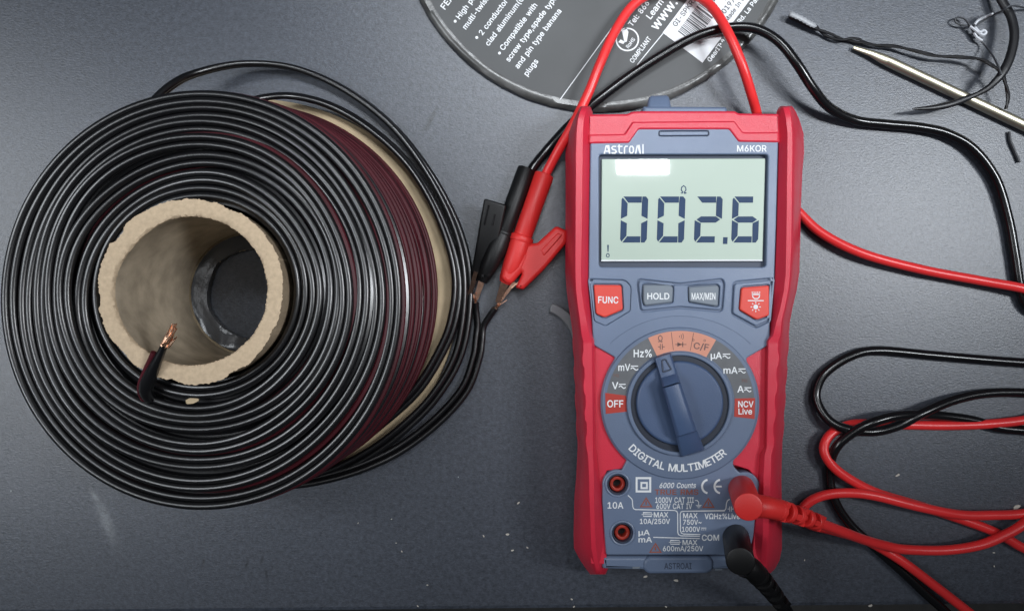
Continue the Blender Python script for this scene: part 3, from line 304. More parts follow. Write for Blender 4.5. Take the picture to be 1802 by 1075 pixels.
M_clip_k = mat('black_soft_vinyl', (0.005, 0.005, 0.0055), 0.45, spec=0.35, grain=0.15, gscale=1500, var=0.2)
M_bronze = mat('coppery_jaw_metal', (0.50, 0.30, 0.22), 0.28, metal=1.0, var=0.25, vscale=600)
M_copper = mat('bare_copper', (0.95, 0.58, 0.40), 0.30, metal=1.0, var=0.15, vscale=900)
M_kraft = mat('kraft_cardboard', (0.49, 0.385, 0.25), 0.85, spec=0.2, grain=0.5, gscale=900, var=0.14, vscale=90)
M_core = mat('brown_core_cardboard', (0.44, 0.37, 0.28), 0.8, spec=0.25, grain=0.7, gscale=700, var=0.22, vscale=140)
M_rim = mat('torn_cardboard_rim', (0.56, 0.435, 0.30), 0.9, spec=0.15, grain=0.5, gscale=2600, var=0.10, vscale=700)
M_gloss = mat('black_gloss_wrap', (0.06, 0.062, 0.068), 0.22, grain=0.9, gscale=260, var=0.3)
M_wire_k = mat('black_pvc_insulation', (0.0045, 0.0045, 0.0055), 0.30, spec=0.85, grain=0.10, gscale=500, var=0.3)
M_wire_r = mat('maroon_pvc_insulation', (0.068, 0.0085, 0.014), 0.5, spec=0.3, grain=0.15, gscale=800, var=0.3)
M_disc = mat('charcoal_printed_card', (0.085, 0.088, 0.090), 0.55, spec=0.35, grain=0.05, gscale=200, var=0.12, vscale=25)
M_film = mat('clear_shrink_film', (0.080, 0.080, 0.078), 0.26, grain=1.0, gscale=160, var=0.5, vscale=120)
M_sticker = mat('white_sticker_paper', (0.74, 0.75, 0.77), 0.5, var=0.03)
M_ink = mat('dark_ink', (0.10, 0.10, 0.11), 0.6)
M_steel = mat('pale_brass_steel', (0.84, 0.78, 0.60), 0.40, metal=1.0, var=0.08, vscale=150)
M_tape = mat('silvery_tape', (0.30, 0.31, 0.33), 0.4, var=0.1)
M_tie = mat('black_tie_plastic', (0.010, 0.010, 0.012), 0.4, var=0.2)
M_thread = mat('grey_thread', (0.045, 0.048, 0.055), 0.6, var=0.2)
M_threadw = mat('white_thread', (0.62, 0.64, 0.68), 0.5, var=0.1)
M_scrap = mat('grey_plastic_scrap', (0.16, 0.165, 0.175), 0.32, var=0.08)
M_fleck = mat('pale_fleck', (0.56, 0.53, 0.47), 0.8, var=0.1)
M_floor = mat('grey_floor', (0.16, 0.155, 0.15), 0.7)

def table_material():
    m = bpy.data.materials.new('charcoal_table_laminate'); m.use_nodes = True
    nt = m.node_tree; b = nt.nodes['Principled BSDF']; L = nt.links.new
    def node(t, **kw):
        n = nt.nodes.new(t)
        for k, v in kw.items(): setattr(n, k, v)
        return n
    tc = node('ShaderNodeTexCoord')
    def math_(op, a, bb=None, clamp=False):
        n = node('ShaderNodeMath', operation=op, use_clamp=clamp)
        for i, v in enumerate((a, bb)):
            if v is None: continue
            if isinstance(v, (int, float)): n.inputs[i].default_value = v
            else: L(v, n.inputs[i])
        return n.outputs[0]
    def noise(scale, detail=4, stretch=None):
        n = node('ShaderNodeTexNoise'); n.inputs['Scale'].default_value = scale; n.inputs['Detail'].default_value = detail
        if stretch:
            mp = node('ShaderNodeMapping'); mp.inputs['Scale'].default_value = stretch
            L(tc.outputs['Object'], mp.inputs['Vector']); L(mp.outputs[0], n.inputs['Vector'])
        else: L(tc.outputs['Object'], n.inputs['Vector'])
        return n.outputs['Fac']
    cloud = noise(9, 5)
    weave = noise(1500, 3, (0.6, 1, 1))
    mott = noise(500, 4)
    fine = noise(3200, 2)
    v = math_('ADD', math_('MULTIPLY', cloud, 0.40), math_('MULTIPLY', weave, 1.1))
    v = math_('ADD', v, math_('MULTIPLY', mott, 1.2))
    v = math_('ADD', v, math_('MULTIPLY', fine, 1.0))          # about 1.7
    v = math_('MAXIMUM', math_('SUBTRACT', v, 0.88), 0.25)
    sx = node('ShaderNodeSeparateXYZ'); L(tc.outputs['Object'], sx.inputs[0])
    def smear(px, py, deg, ln, wd):
        c = P(px, py, 0); a = math.radians(deg)
        dx = math_('SUBTRACT', sx.outputs[0], c.x); dy = math_('SUBTRACT', sx.outputs[1], c.y)
        u = math_('ADD', math_('MULTIPLY', dx, math.cos(a) / ln), math_('MULTIPLY', dy, math.sin(a) / ln))
        w = math_('ADD', math_('MULTIPLY', dx, -math.sin(a) / wd), math_('MULTIPLY', dy, math.cos(a) / wd))
        d = math_('ADD', math_('MULTIPLY', u, u), math_('MULTIPLY', w, w))
        return math_('POWER', 2.718, math_('MULTIPLY', d, -1.0))
    white = math_('MULTIPLY', smear(186, 915, -68, 0.0085, 0.0022), math_('ADD', math_('MULTIPLY', mott, 0.8), 0.1))
    white = math_('ADD', white, math_('MULTIPLY', smear(166, 872, -55, 0.0022, 0.0009), 0.5))
    dark = smear(757, 213, 62, 0.005, 0.0009)
    for q in ((434, 993, 70, 0.0018, 0.0005), (461, 984, 70, 0.0017, 0.0005), (469, 1010, 100, 0.0022, 0.0005), (358, 988, 80, 0.0015, 0.0005)):
        dark = math_('ADD', dark, smear(*q), clamp=True)
    # sparse pale specks of dust
    vo = node('ShaderNodeTexVoronoi'); vo.inputs['Scale'].default_value = 95
    L(tc.outputs['Object'], vo.inputs['Vector'])
    spx = node('ShaderNodeSeparateXYZ'); L(vo.outputs['Color'], spx.inputs[0])
    rad = math_('MULTIPLY', math_('GREATER_THAN', spx.outputs[0], 0.72), math_('MULTIPLY', spx.outputs[1], 0.048))
    speck = math_('MULTIPLY', math_('LESS_THAN', vo.outputs['Distance'], rad), math_('MULTIPLY', spx.outputs[2], 0.28))
    scratch = math_('MULTIPLY', math_('GREATER_THAN', noise(260, 2, (1, 0.12, 1)), 0.80), 0.06)
    base = math_('MULTIPLY', v, math_('SUBTRACT', 1.0, math_('MULTIPLY', dark, 0.6)))
    col = node('ShaderNodeVectorMath', operation='SCALE'); col.inputs[0].default_value = (0.053, 0.061, 0.079)
    L(base, col.inputs['Scale'])
    add = node('ShaderNodeVectorMath', operation='SCALE'); add.inputs[0].default_value = (0.95, 1.0, 1.0)
    L(math_('ADD', math_('MULTIPLY', white, 0.20), math_('ADD', speck, scratch)), add.inputs['Scale'])
    s = node('ShaderNodeVectorMath', operation='ADD'); L(col.outputs[0], s.inputs[0]); L(add.outputs[0], s.inputs[1])
    L(s.outputs[0], b.inputs['Base Color'])
    b.inputs['Roughness'].default_value = 0.37
    b.inputs['Specular IOR Level'].default_value = 0.7
    bp = node('ShaderNodeBump'); bp.inputs['Strength'].default_value = 0.36; bp.inputs['Distance'].default_value = 0.0002
    L(math_('ADD', weave, math_('MULTIPLY', fine, 0.6)), bp.inputs['Height']); L(bp.outputs[0], b.inputs['Normal'])
    return m

# ------------------------------------------------------------------ the setting: table top and the floor far below its edge
bm = bmesh.new()
e0, e1 = P(0, 1081, 0), P(1802, 1063.5, 0)
sl = (e1.y - e0.y) / (e1.x - e0.x)
prof = [(0.0, 0.0), (0.0, -0.0006), (0.0, -0.0022), (0.0, -0.024)]
def edge_y(x): return e0.y + (x - e0.x) * sl
XL, XR, YT = -0.75, 0.75, 0.75
rows = [[(x, YT, 0.0) for x in (XL, XR)],
        [(x, edge_y(x) + 0.0018, 0.0) for x in (XL, XR)],
        [(x, edge_y(x) + 0.0005, -0.0004) for x in (XL, XR)],
        [(x, edge_y(x), -0.0016) for x in (XL, XR)],
        [(x, edge_y(x), -0.024) for x in (XL, XR)],
        [(x, YT, -0.024) for x in (XL, XR)]]
vr = [[bm.verts.new(v) for v in r] for r in rows]
for i in range(6):
    a, b = vr[i], vr[(i + 1) % 6]
    bm.faces.new((a[0], a[1], b[1], b[0]))
bm.faces.new([r[0] for r in vr]); bm.faces.new([r[1] for r in vr][::-1])
me = bpy.data.meshes.new('table_top'); bmesh.ops.recalc_face_normals(bm, faces=bm.faces); bm.to_mesh(me); bm.free()
me.materials.append(table_material())
table = bpy.data.objects.new('table_top', me); COL.objects.link(table)
tag(table, 'dark charcoal table top with fine grain, scuffs and dust', 'table', kind='structure')
bm = bmesh.new()
bm.faces.new([bm.verts.new(v) for v in ((-3, -3, -0.72), (3, -3, -0.72), (3, 3, -0.72), (-3, 3, -0.72))])
fl = obj('floor', bm, M_floor, smooth=False); tag(fl, 'grey floor far below the table edge', 'floor', kind='structure')

# ------------------------------------------------------------------ cardboard spool
C = Vector((-0.1036, 0.0046, 0))
def ringpt(r, a, z): return Vector((C.x + r * math.cos(a), C.y + r * math.sin(a), z))
def wob(seed, terms=4, lo=1):
    rr = random.Random(seed); ps = [(rr.uniform(0, 2 * PI), rr.uniform(.5, 1)) for _ in range(terms)]
    def f(a): return sum(math.sin((lo + i) * a + p) * k / (i + 1) for i, (p, k) in enumerate(ps))
    return f
spool = empty('wire_spool', (C.x, C.y, 0), 'brown cardboard spool with torn hollow core standing on a round flange', 'spool')
ft = 0.0035
flr = wob(3, 6, 2)
plate('flange', [[tuple(ringpt(0.0800 + 0.0022 * math.cos(4 * PI * i / 160) + 0.0002 * flr(2 * PI * i / 160), 2 * PI * i / 160, 0).xy) for i in range(160)],
                 [tuple(ringpt(0.0182 + 0.0004 * flr(3 + 2 * PI * i / 60), 2 * PI * i / 60, 0).xy) for i in range(60)]],
      0.0006, ft, M_kraft, spool, 0.0005, world=True)
# glossy black wrap folded over the flange inside the core, with a ragged edge
bm = bmesh.new(); nA = 120; w1, w2, w3 = wob(11, 9, 5), wob(12, 9, 6), wob(13, 9, 4)
rings = []
for (r, z, k) in ((0.0236, ft + 0.0012, 0), (0.0222, ft + 0.0006, .3), (0.0196, ft + 0.0005, .6), (0.0178, ft + 0.0001, 1), (0.0176, 0.0008, 1)):
    rings.append([bm.verts.new(ringpt(r + k * 0.00025 * w1(a) + .0001 * random.uniform(-1, 1), a, z + (0.00025 * w2(a) if 0 < k < 1 else 0)))
                  for a in (2 * PI * i / nA for i in range(nA))])
for A, B in zip(rings, rings[1:]):
    for i in range(nA): bm.faces.new((A[i], A[(i + 1) % nA], B[(i + 1) % nA], B[i]))
obj('black_wrap', bm, M_gloss, spool)
# core tube: smooth inside, torn uneven rim
bm = bmesh.new(); nA = 420
wi, wo, wz, wf = wob(21, 8, 2), wob(22, 10, 3), wob(23, 8, 2), wob(24, 14, 9)
RZ = 0.0600
TO, TI = 0.0296, 0.0245
rr = random.Random(5); jag = [rr.uniform(-1, 1) for _ in range(nA)]
jag2 = [rr.uniform(-1, 1) for _ in range(nA)]
def a_(i): return 2 * PI * i / nA
prof = [(lambda a, i: (TI, ft + 0.001)), (lambda a, i: (TI, 0.02)), (lambda a, i: (TI, 0.04)),
        (lambda a, i: (TI + .0001 * wi(a), 0.0565)),
        (lambda a, i: (TI - 0.0003 + 0.00045 * wi(a) + 0.00012 * jag[i], RZ - 0.0012))]
wn = wob(25, 26, 18)
def chip(a): return max(0.0, wf(a) - .55) * .0011 + max(0.0, wn(a) - .5) * .0003     # bites torn out of the edge
prof_rim = [(lambda a, i: (TI - 0.0002 + 0.0005 * wi(a) + 0.00016 * jag[i] + 0.00025 * max(0, wn(a + 2)), RZ - 0.0004)),
            (lambda a, i: (TI + 0.0003 + 0.0005 * wi(a) + 0.00016 * jag[i] + 0.00025 * max(0, wn(a + 2)), RZ + 0.0001 * jag2[i])),
            (lambda a, i: (TI + 0.0022 + 0.0003 * wi(a), RZ + 0.00012 + 0.0002 * wz(a) + .00004 * jag[i])),
            (lambda a, i: (TI + 0.0040 + 0.0003 * wo(a), RZ + 0.0001 + 0.0002 * wz(a + 1) + .00004 * jag2[i - 1])),
            (lambda a, i: (TO + 0.0003 + 0.00028 * wo(a) - chip(a) + 0.00022 * jag2[i], RZ - 0.0001 + 0.0002 * wz(a + 1) + .0001 * jag[i - 2])),
            (lambda a, i: (TO + 0.0003 + 0.00028 * wo(a) - chip(a) + 0.00022 * jag2[i], RZ - 0.0007)),
            (lambda a, i: (TO - 0.0006, RZ - 0.0024)), (lambda a, i: (TO - 0.0006, ft))]
def loft(bm, prof, n):
    rings = [[bm.verts.new(ringpt(*(lambda rz: (rz[0], a_(i), rz[1]))(f(a_(i), i)))) for i in range(n)] for f in prof]
    for A, B in zip(rings, rings[1:]):
        for i in range(n): bm.faces.new((A[i], A[(i + 1) % n], B[(i + 1) % n], B[i]))
loft(bm, prof, nA)
core = obj('core_tube', bm, M_core, spool)
bm = bmesh.new(); loft(bm, [prof[-1]] + prof_rim, nA)
obj('torn_rim', bm, M_rim, core)

# ------------------------------------------------------------------ speaker wire wound on the spool
wire = empty('speaker_wire', (C.x, C.y, ft), 'long black and maroon twin speaker wire wound round the cardboard spool with bare copper ends', 'speaker wire')
WR = 0.00128
def outer(a): return 0.068675 + 0.00025 * math.cos(a) - 0.0030 * math.sin(a) - 0.001625 * math.cos(2 * a)
def topz(f): return 0.0535 + 0.0012 * math.sin(PI * min(1, f * 1.3)) - 0.0030 * f ** 4
bmk, bmr = bmesh.new(), bmesh.new()
NP = 7; NS = 240; PR = random.Random(31)
for t in range(NP):                                # each turn is a twin cord lying flat: two conductors side by side
    f = (t + .5) / NP
    w_r, w_z, w_t, w_s = wob(100 + t, 5, 1), wob(200 + t, 4, 1), wob(300 + t, 3, 1), wob(330 + t, 3, 1)
    dz0 = PR.uniform(-0.0014, 0.0008) + (0.0006 if t == NP - 1 else 0)
    k0, k1, pr = [], [], []
    for i in range(NS):
        a = 2 * PI * i / NS
        rin = 0.0306 + 0.0006 * math.sin(a * 2 + 1)
        half = 0.0013
        r = rin + half + (outer(a) - rin) * f - half + 0.00095 * w_r(a) * (1 if 0 < t < NP - 1 else .3)
        z = topz(f) + dz0 + 0.0010 * w_z(a)
        roll = 0.22 * w_t(a) + 0.1
        c_, s_ = math.cos(roll) * WR * 1.0, math.sin(roll) * WR * 1.02
        k0.append(ringpt(r - c_, a, z - s_)); k1.append(ringpt(r + c_, a, z + s_))
        show = max(0.0, math.cos(a - (.35 if t == 3 else .1))) ** 2      # the maroon half only comes up on the right
        pr.append(ringpt(r + WR * 2.05 + 0.0004 * w_s(a), a, z - 0.0013 - 0.0022 * (1 - show)))
    tube(bmk, k0, WR, 10, True); tube(bmk, k1, WR, 10, True)
    if t < NP - 1: tube(bmr if t in (3, 5) else bmk, pr, WR * .95, 8, True)
# second layer under the gaps
for t in range(12):
    f = (t + .5) / 12; w_r = wob(400 + t, 4, 1)
    pk = []
    for i in range(160):
        a = 2 * PI * i / 160
        r = 0.0312 + (outer(a) - 0.0318) * f + (outer(a) * 0) + 0.0004 * w_r(a)
        r = 0.0312 + (outer(a) - 0.0312) * f + 0.0004 * w_r(a)
        pk.append(ringpt(r, a, topz(f) - 0.0042))
    tube(bmk if t % 3 else bmr, pk, WR, 8, True)
# stacked turns down the outside: mostly the maroon side faces out
NW = 17
for k in range(NW):
    z = 0.0470 - k * (0.0470 - 0.0052) / (NW - 1)
    t = (0.0505 - z) / 0.0455; w_r = wob(500 + k, 4, 1)
    pts = [ringpt(outer(a) * (1 - t) + 0.0742 * t + 0.00035 * w_r(a) - 0.0008, a, z + 0.0003 * w_r(a + 2))
           for a in (2 * PI * i / 180 for i in range(180))]
    tube(bmk if k in (1, 4, 8, 12) else bmr, pts, WR * (.98 if k % 2 else .88), 8, True)
# solid pack behind the visible turns
packp = [(0.0300, 0.0485), (None, 0.0485), (None, 0.006), (0.0300, 0.006)]
ringsP = []
for (r, z) in packp:
    ringsP.append([bmk.verts.new(ringpt(r if r else outer(a) * (1 - (0.0505 - z) / 0.0455) + 0.0742 * (0.0505 - z) / 0.0455 - 0.0022, a, z))
                   for a in (2 * PI * i / 120 for i in range(120))])
for A, B in zip(ringsP, ringsP[1:]):
    for i in range(120): bmk.faces.new((A[i], A[(i + 1) % 120], B[(i + 1) % 120], B[i]))
wind = obj('wound_turns', bmk, M_wire_k, wire)
obj('maroon_conductor', bmr, M_wire_r, wire, label='maroon half of the twin wire showing down the side of the coil')

def zip_cord(name, path, parent, tilt, n=12, mk=None):
    """twin cord: two round conductors side by side, tilt is the roll of the pair along the path"""
    pts = spline([P(*p) for p in path], n); N = len(pts); A, B = [], []
    for i, p in enumerate(pts):
        d = (pts[min(N - 1, i + 1)] - pts[max(0, i - 1)]).normalized()
        s = d.cross(Vector((0, 0, 1))).normalized(); u = Vector((0, 0, 1))
        tl = tilt(i / (N - 1))
        off = s * math.cos(tl) + u * math.sin(tl)
        A.append(p + off * WR * 1.02); B.append(p - off * WR * 1.02)
    b1 = bmesh.new(); tube(b1, A, WR, 10)
    o = obj(name, b1, M_wire_k, parent)
    b2 = bmesh.new(); tube(b2, B, WR, 10)
    obj('conductor', b2, mk or M_wire_k, o)
    return o, A, B
T1 = [(250, 200, .030), (300, 152, .022), (350, 128, .014), (430, 113, .008), (520, 121, .005), (610, 160, .004), (690, 222, .004), (750, 298, .004),
      (795, 380, .0045), (818, 455, .005), (822, 535, .005), (806, 625, .005), (763, 699, .0055), (706, 756, .006), (645, 800, .006), (575, 834, .0065), (500, 850, .008), (430, 850, .012)]
zip_cord('loose_turn', T1, wire, lambda t: 1.35 - 0.9 * max(0, min(1, (t - .35) * 4)), mk=M_wire_k)
T2 = [(400, 190, .024), (465, 172, .018), (520, 170, .012), (585, 188, .008), (650, 226, .007), (712, 282, .007), (758, 350, .007), (790, 425, .0068), (804, 490, .0065),
      (800, 550, .0065), (782, 606, .0065), (735, 684, .0065), (664, 749, .0065), (614, 784, .008), (550, 810, .010)]
zip_cord('loose_turn', T2, wire, lambda t: 1.2 - 0.5 * max(0, min(1, (t - .4) * 4)), mk=M_wire_k)
# the outer end of the wire, split into two conductors that run to the clips
T3 = [(470, 850, .010), (518, 850, .0085), (575, 840, .0075), (640, 820, .006), (706, 788, .0035), (771, 738, .0025), (818, 684, .0022), (838, 630, .0021), (843, 598, .0021)]
o3, A3, B3 = zip_cord('wire_tail', T3, wire, lambda t: 1.2 - 1.2 * min(1, t * 1.3), mk=M_wire_k)
def conductor(name, start, pts, end_len, parent):
    path = [start] + [P(*p) for p in pts]
    ps = spline(path, 8); b = bmesh.new(); tube(b, ps, WR * 1.02, 10)
    o = obj(name, b, M_wire_k, parent)
    d = (ps[-1] - ps[-3]).normalized(); b = bmesh.new(); r2 = random.Random(3)
    for k in range(9):
        off = Vector((r2.uniform(-1, 1), r2.uniform(-1, 1), r2.uniform(-.6, 1))) * 0.0006
        rod(b, ps[-1] - d * 0.001 + off * .6, ps[-1] + d * end_len * r2.uniform(.7, 1.1) + off * 1.7, 0.00022, segs=6)
    obj('copper_strand', b, M_copper, o)
if A3[-1].x < B3[-1].x: A3, B3 = B3, A3
conductor('conductor', B3[-1], [(840, 572, .0022), (838, 548, .003), (837, 532, .004)], 0.003, wire)
conductor('conductor', A3[-1], [(851, 575, .0022), (862, 556, .003), (872, 542, .004)], 0.003, wire)
# inner end standing up beside the torn core
path = [P(285, 706, .0480), P(264, 700, .0530), P(257, 684, .0568), P(265, 660, .0600), P(277, 634, .0628), P(290, 606, .0650)]
ps = spline(path, 10); N = len(ps); B = []
for i, p in enumerate(ps):
    d = (ps[min(N - 1, i + 1)] - ps[max(0, i - 1)]).normalized(); s = d.cross(Vector((0, 0, 1))).normalized()
    B.append(p - s * WR * 1.55 + Vector((0, 0, .0003)))
def belly(t): return WR * (1.15 + .75 * math.sin(PI * min(1, t * 1.05)) ** 1.5 - .25 * t)
bm = bmesh.new(); tube(bm, ps, [belly(i / (N - 1)) for i in range(N)], 14)
inner = obj('inner_wire_end', bm, M_wire_k, wire)
bm = bmesh.new(); tube(bm, B[6:-7], [WR * .72] * (N - 13), 12); obj('conductor', bm, M_wire_r, inner, label='dark red conductor along the black wire end')
bm = bmesh.new(); r2 = random.Random(9)
for k in range(30):
    a = P(290 + r2.uniform(-7, 7), 609 + r2.uniform(-3, 3), .0650 + r2.uniform(-.001, .001))
    b = P(306 + r2.uniform(-5, 6), 577 + r2.uniform(-8, 16), .0682 + r2.uniform(-.0012, .0012))
    tube(bm, [a, (a * .5 + b * .5) + Vector((r2.uniform(-1, 1), r2.uniform(-1, 1), r2.uniform(-.5, 1))) * .0004, b], [.00045, .00045, .00018], 6)
obj('copper_strand', bm, M_copper, inner, label='frayed bare copper tip')
bm = bmesh.new()
into(bm, plate_mesh([rnd([(326, 704), (334, 700), (349, 701), (350, 705), (340, 710), (328, 711)], 2)], 0.0556, 0.0560, 0.0001))
fr = obj('cardboard_crumb', bm, M_kraft); tag(fr, 'pale cardboard crumb lying on the coil below the torn core', 'crumb')

# ------------------------------------------------------------------ printed charcoal disc (the other flange), wrapped in film
DZ = 0.0030
dc = P(1055, -157, DZ); DR = 352 / PPM(DZ)
disc = empty('packaging_disc', (dc.x, dc.y, 0), 'round charcoal printed cardboard disc with white writing and a barcode sticker behind the meter', 'packaging disc')
dw = wob(41, 8, 3)
plate('card', [[(dc.x + (DR - .0012) * math.cos(a), dc.y + (DR - .0012) * math.sin(a)) for a in (2 * PI * i / 200 for i in range(200))]],
      0.0004, DZ, M_disc, disc, 0.0005, world=True)
bm = bmesh.new(); nA = 260; rings = []
for (dr, z, k) in ((-0.0034, DZ + 0.00003, 0), (-0.0026, DZ + 0.00008, .5), (-0.0013, DZ + 0.00002, .8), (-0.0002, DZ - 0.0008, 1), (0.0002, 0.0012, 1), (-0.0004, 0.0001, 0)):
    rings.append([bm.verts.new((dc.x + (DR + dr + k * (.00025 * dw(a * 1) + random.uniform(-1, 1) * .00012)) * math.cos(a),
                                dc.y + (DR + dr + k * (.00025 * dw(a) + random.uniform(-1, 1) * .00012)) * math.sin(a), z + k * (random.uniform(0, 1) * .00012 + max(0, dw(a * 2 + dr * 900)) * .00016)))
                  for a in (2 * PI * i / nA for i in range(nA))])
for A, B in zip(rings, rings[1:]):
    for i in range(nA): bm.faces.new((A[i], A[(i + 1) % nA], B[(i + 1) % nA], B[i]))
obj('film_edge', bm, M_film, disc)
Zp = DZ + 0.0001; RT = 53
bm = bmesh.new()
def dtext(s, x, y, cap, w=None, bold=0.012): return text(bm, s, x, y, cap, Zp, width=w, rot=RT, bold=bold)
def dot(x, y, r): poly(bm, circle(x, y, r, n=12), Zp)
dtext('FEATURES', 783, 18, 11, bold=0.03)
dot(801, 38, 2.6); dtext('High performance', 809, 35, 9.5)
dtext('multi-twisted', 820, 53, 9.5)
dot(839, 66.6, 2.6); dtext('2 conductor copper', 849, 63, 9.5)
dtext('clad aluminum(CCA)', 860, 82, 9.5)
dot(879, 94, 2.6); dtext('Compatible with', 886, 90, 9.5)
dtext('screw type,spade type', 896, 110, 9.5)
dtext('and pin type banana', 912, 122, 9.5)
dtext('plugs', 928, 135, 9.5)
stroke(bm, [(984, 178), (1120, -10)], 1.6, Zp)
stroke(bm, [(1121, 115), (1224, -10)], 1.6, Zp)
stroke(bm, circle(1104, 70, 19.5, n=40), 2.6, Zp, closed=True)
poly(bm, [(1086, 71), (1093, 69), (1098, 76), (1097, 50), (1107, 54), (1105, 66), (1101, 78), (1090, 78)][:0] or [(1088, 75), (1092, 70), (1100, 74), (1097, 78)], Zp)
poly(bm, [(1099, 75), (1094, 54), (1102, 49), (1106, 57), (1103, 74)], Zp)
dtext('RoHS', 1106, 86, 6.5, 20)
dtext('COMPLIANT', 1114, 112, 8.2, 54, bold=0.02)
dtext('Tel: 866 657', 1112, 48, 9.5)
dtext('Learn more', 1145, 35, 11)
dtext('www.', 1156, 55, 17, bold=0.03)
dtext('GearIT', 1250, 110, 8)
dot(1268, 78, 1.6); dtext('41', 1272, 76, 8)
dtext('Rd. La Palma', 1303, 42, 8)
obj('white_lettering', bm, M_white, disc, smooth=False)
d_, n_ = Vector((.602, -.799)), Vector((.799, .602)); O_ = Vector((1166, 58))
def ST(al, ac): q = O_ + d_ * al + n_ * ac; return (q.x, q.y)
stk = plate('sticker', [[ST(0, 0), ST(190, 0), ST(190, 88), ST(0, 88)]], DZ + 0.00002, DZ + 0.00022, M_sticker, disc, 0.00004)
bm = bmesh.new(); Zs = DZ + 0.0003
text(bm, 'GI-SPKR16', *ST(22, 13), 9, Zs, rot=RT, bold=0.005)
rr = random.Random(77); al = 18
while al < 100:
    w = rr.choice((1.2, 1.2, 2.2, 3.2)); lo = 20 if al > 30 else 20; hi = 55 if 26 < al < 96 else 40
    poly(bm, [ST(al, lo), ST(al + w, lo), ST(al + w, hi), ST(al, hi)], Zs); al += w + rr.choice((1.3, 1.8, 2.8))
al = 112
while al < 178:
    w = rr.choice((1.2, 2.2, 3.2)); poly(bm, [ST(al, 20), ST(al + w, 20), ST(al + w, 55), ST(al, 55)], Zs); al += w + rr.choice((1.3, 2.0, 2.8))
text(bm, '001973', *ST(84, 68), 9, Zs, rot=RT, bold=0.005)
text(bm, 'Made In China', *ST(84, 80), 7.5, Zs, rot=RT, bold=0.005)
obj('sticker_print', bm, M_ink, stk, smooth=False)

# ------------------------------------------------------------------ multimeter
mtr = empty('multimeter', P(1200, 600, 0), 'red and blue grey digital multimeter with a pale green display reading 002.6', 'multimeter')
ZB, ZF, ZR = 0.0255, 0.0325, 0.0349            # lower case top, face plate top, rail ridge
# lower case, standing on four feet
body = rnd([(1020, 205), (1394, 205), (1400, 260), (1398, 400), (1394, 500), (1376, 575), (1366, 700), (1362, 850), (1363, 960), (1345, 996),
            (1060, 1000), (1026, 968), (1028, 850), (1026, 700), (1020, 590), (1010, 500), (1010, 260)], 8)
plate('case', [body], 0.006, ZB, M_red, mtr, 0.0015)
for (fx, fy) in ((1050, 240), (1300, 290), (1060, 960), (1330, 960)):
    plate('foot', [circle(fx, fy, 14, n=24)], 0.0, 0.0063, M_knob, mtr, 0.0006)

def rail(rows, sgn, parent):
    """side bumper of the holster: outer wall, chamfer, bright flat ridge, inner slope"""
    bm = bmesh.new(); prev = None; first = None
    for (y, xo, x1, x2, x3, dz) in rows:
        cs = [P(xo - sgn * 4, y, .0075), P(xo, y, .0105), P(xo, y, .0235 + dz * .5), P(xo + (x1 - xo) * .62, y, .0318 + dz), P(x1 - sgn * .8, y, ZR - .0004 + dz + (.00012 if sgn < 0 else -.0001)),
              P(x1 + sgn * .8, y, ZR + dz + (.00012 if sgn < 0 else -.00006)), P(x2 - sgn * .8, y, ZR + dz - (.00012 if sgn < 0 else 0)), P(x2 + sgn * .8, y, ZR - .0004 + dz), P(x3, y, .0314 + dz * .7), P(x3 + sgn * 3, y, .024), P(x3 + sgn * 3, y, .0075)]
        ring = [bm.verts.new(c) for c in cs]
        if prev:
            for i in range(len(ring)):
                j = (i + 1) % len(ring)
                bm.faces.new((prev[i], prev[j], ring[j], ring[i]))
        else: first = ring
        prev = ring
    bm.faces.new(first); bm.faces.new(prev)
    return obj('side_bumper', bm, M_red, parent)
L_rows = [(187, 1023, 1025, 1031, 1034, -.004), (190, 1020, 1023, 1033, 1037, -.0015), (198, 1016, 1020, 1031, 1040, -.0006), (212, 1009, 1016, 1028, 1040, 0), (235, 1001, 1014, 1026.5, 1039, 0),
          (270, 999, 1013, 1026, 1039, 0), (300, 999.5, 1013, 1025.5, 1039, 0), (360, 999.5, 1012.5, 1025, 1038, 0), (430, 999, 1012, 1024, 1037, 0), (480, 999, 1012, 1023, 1037, 0), (510, 1001, 1013, 1024, 1037, 0),
          (540, 1005, 1016.5, 1028, 1039, 0), (565, 1009, 1020, 1033, 1042, 0), (590, 1012, 1023, 1038, 1044, 0)]
for y in range(600, 790, 6):                     # gripping scallops
    k = ((y - 600) % 48) / 48.0
    sc = 4.0 if k < .34 else (4.0 - (k - .34) * 12 if k < .6 else 0.8 + (k - .6) * 3)
    xo = 1012 + (y - 600) * 8 / 190
    L_rows.append((y, xo + (1.5 - sc * .5), xo + 10 + sc * .9, 1042 + (y - 600) * .012, 1049, -.0006))
L_rows += [(800, 1020, 1034, 1044, 1052, -.0004), (840, 1018, 1036, 1046, 1055, 0), (872, 1015, 1036.5, 1046, 1059, 0), (910, 1014, 1038, 1047, 1063, -.0003), (940, 1013.5, 1039, 1048, 1065, -.0008),
           (964, 1014, 1040, 1050, 1067, -.0016), (985, 1025, 1044, 1053, 1067, -.0028), (1000, 1035, 1048, 1056, 1067, -.0042), (1010, 1043, 1050, 1057, 1063, -.006)]
rail(L_rows, 1, mtr)
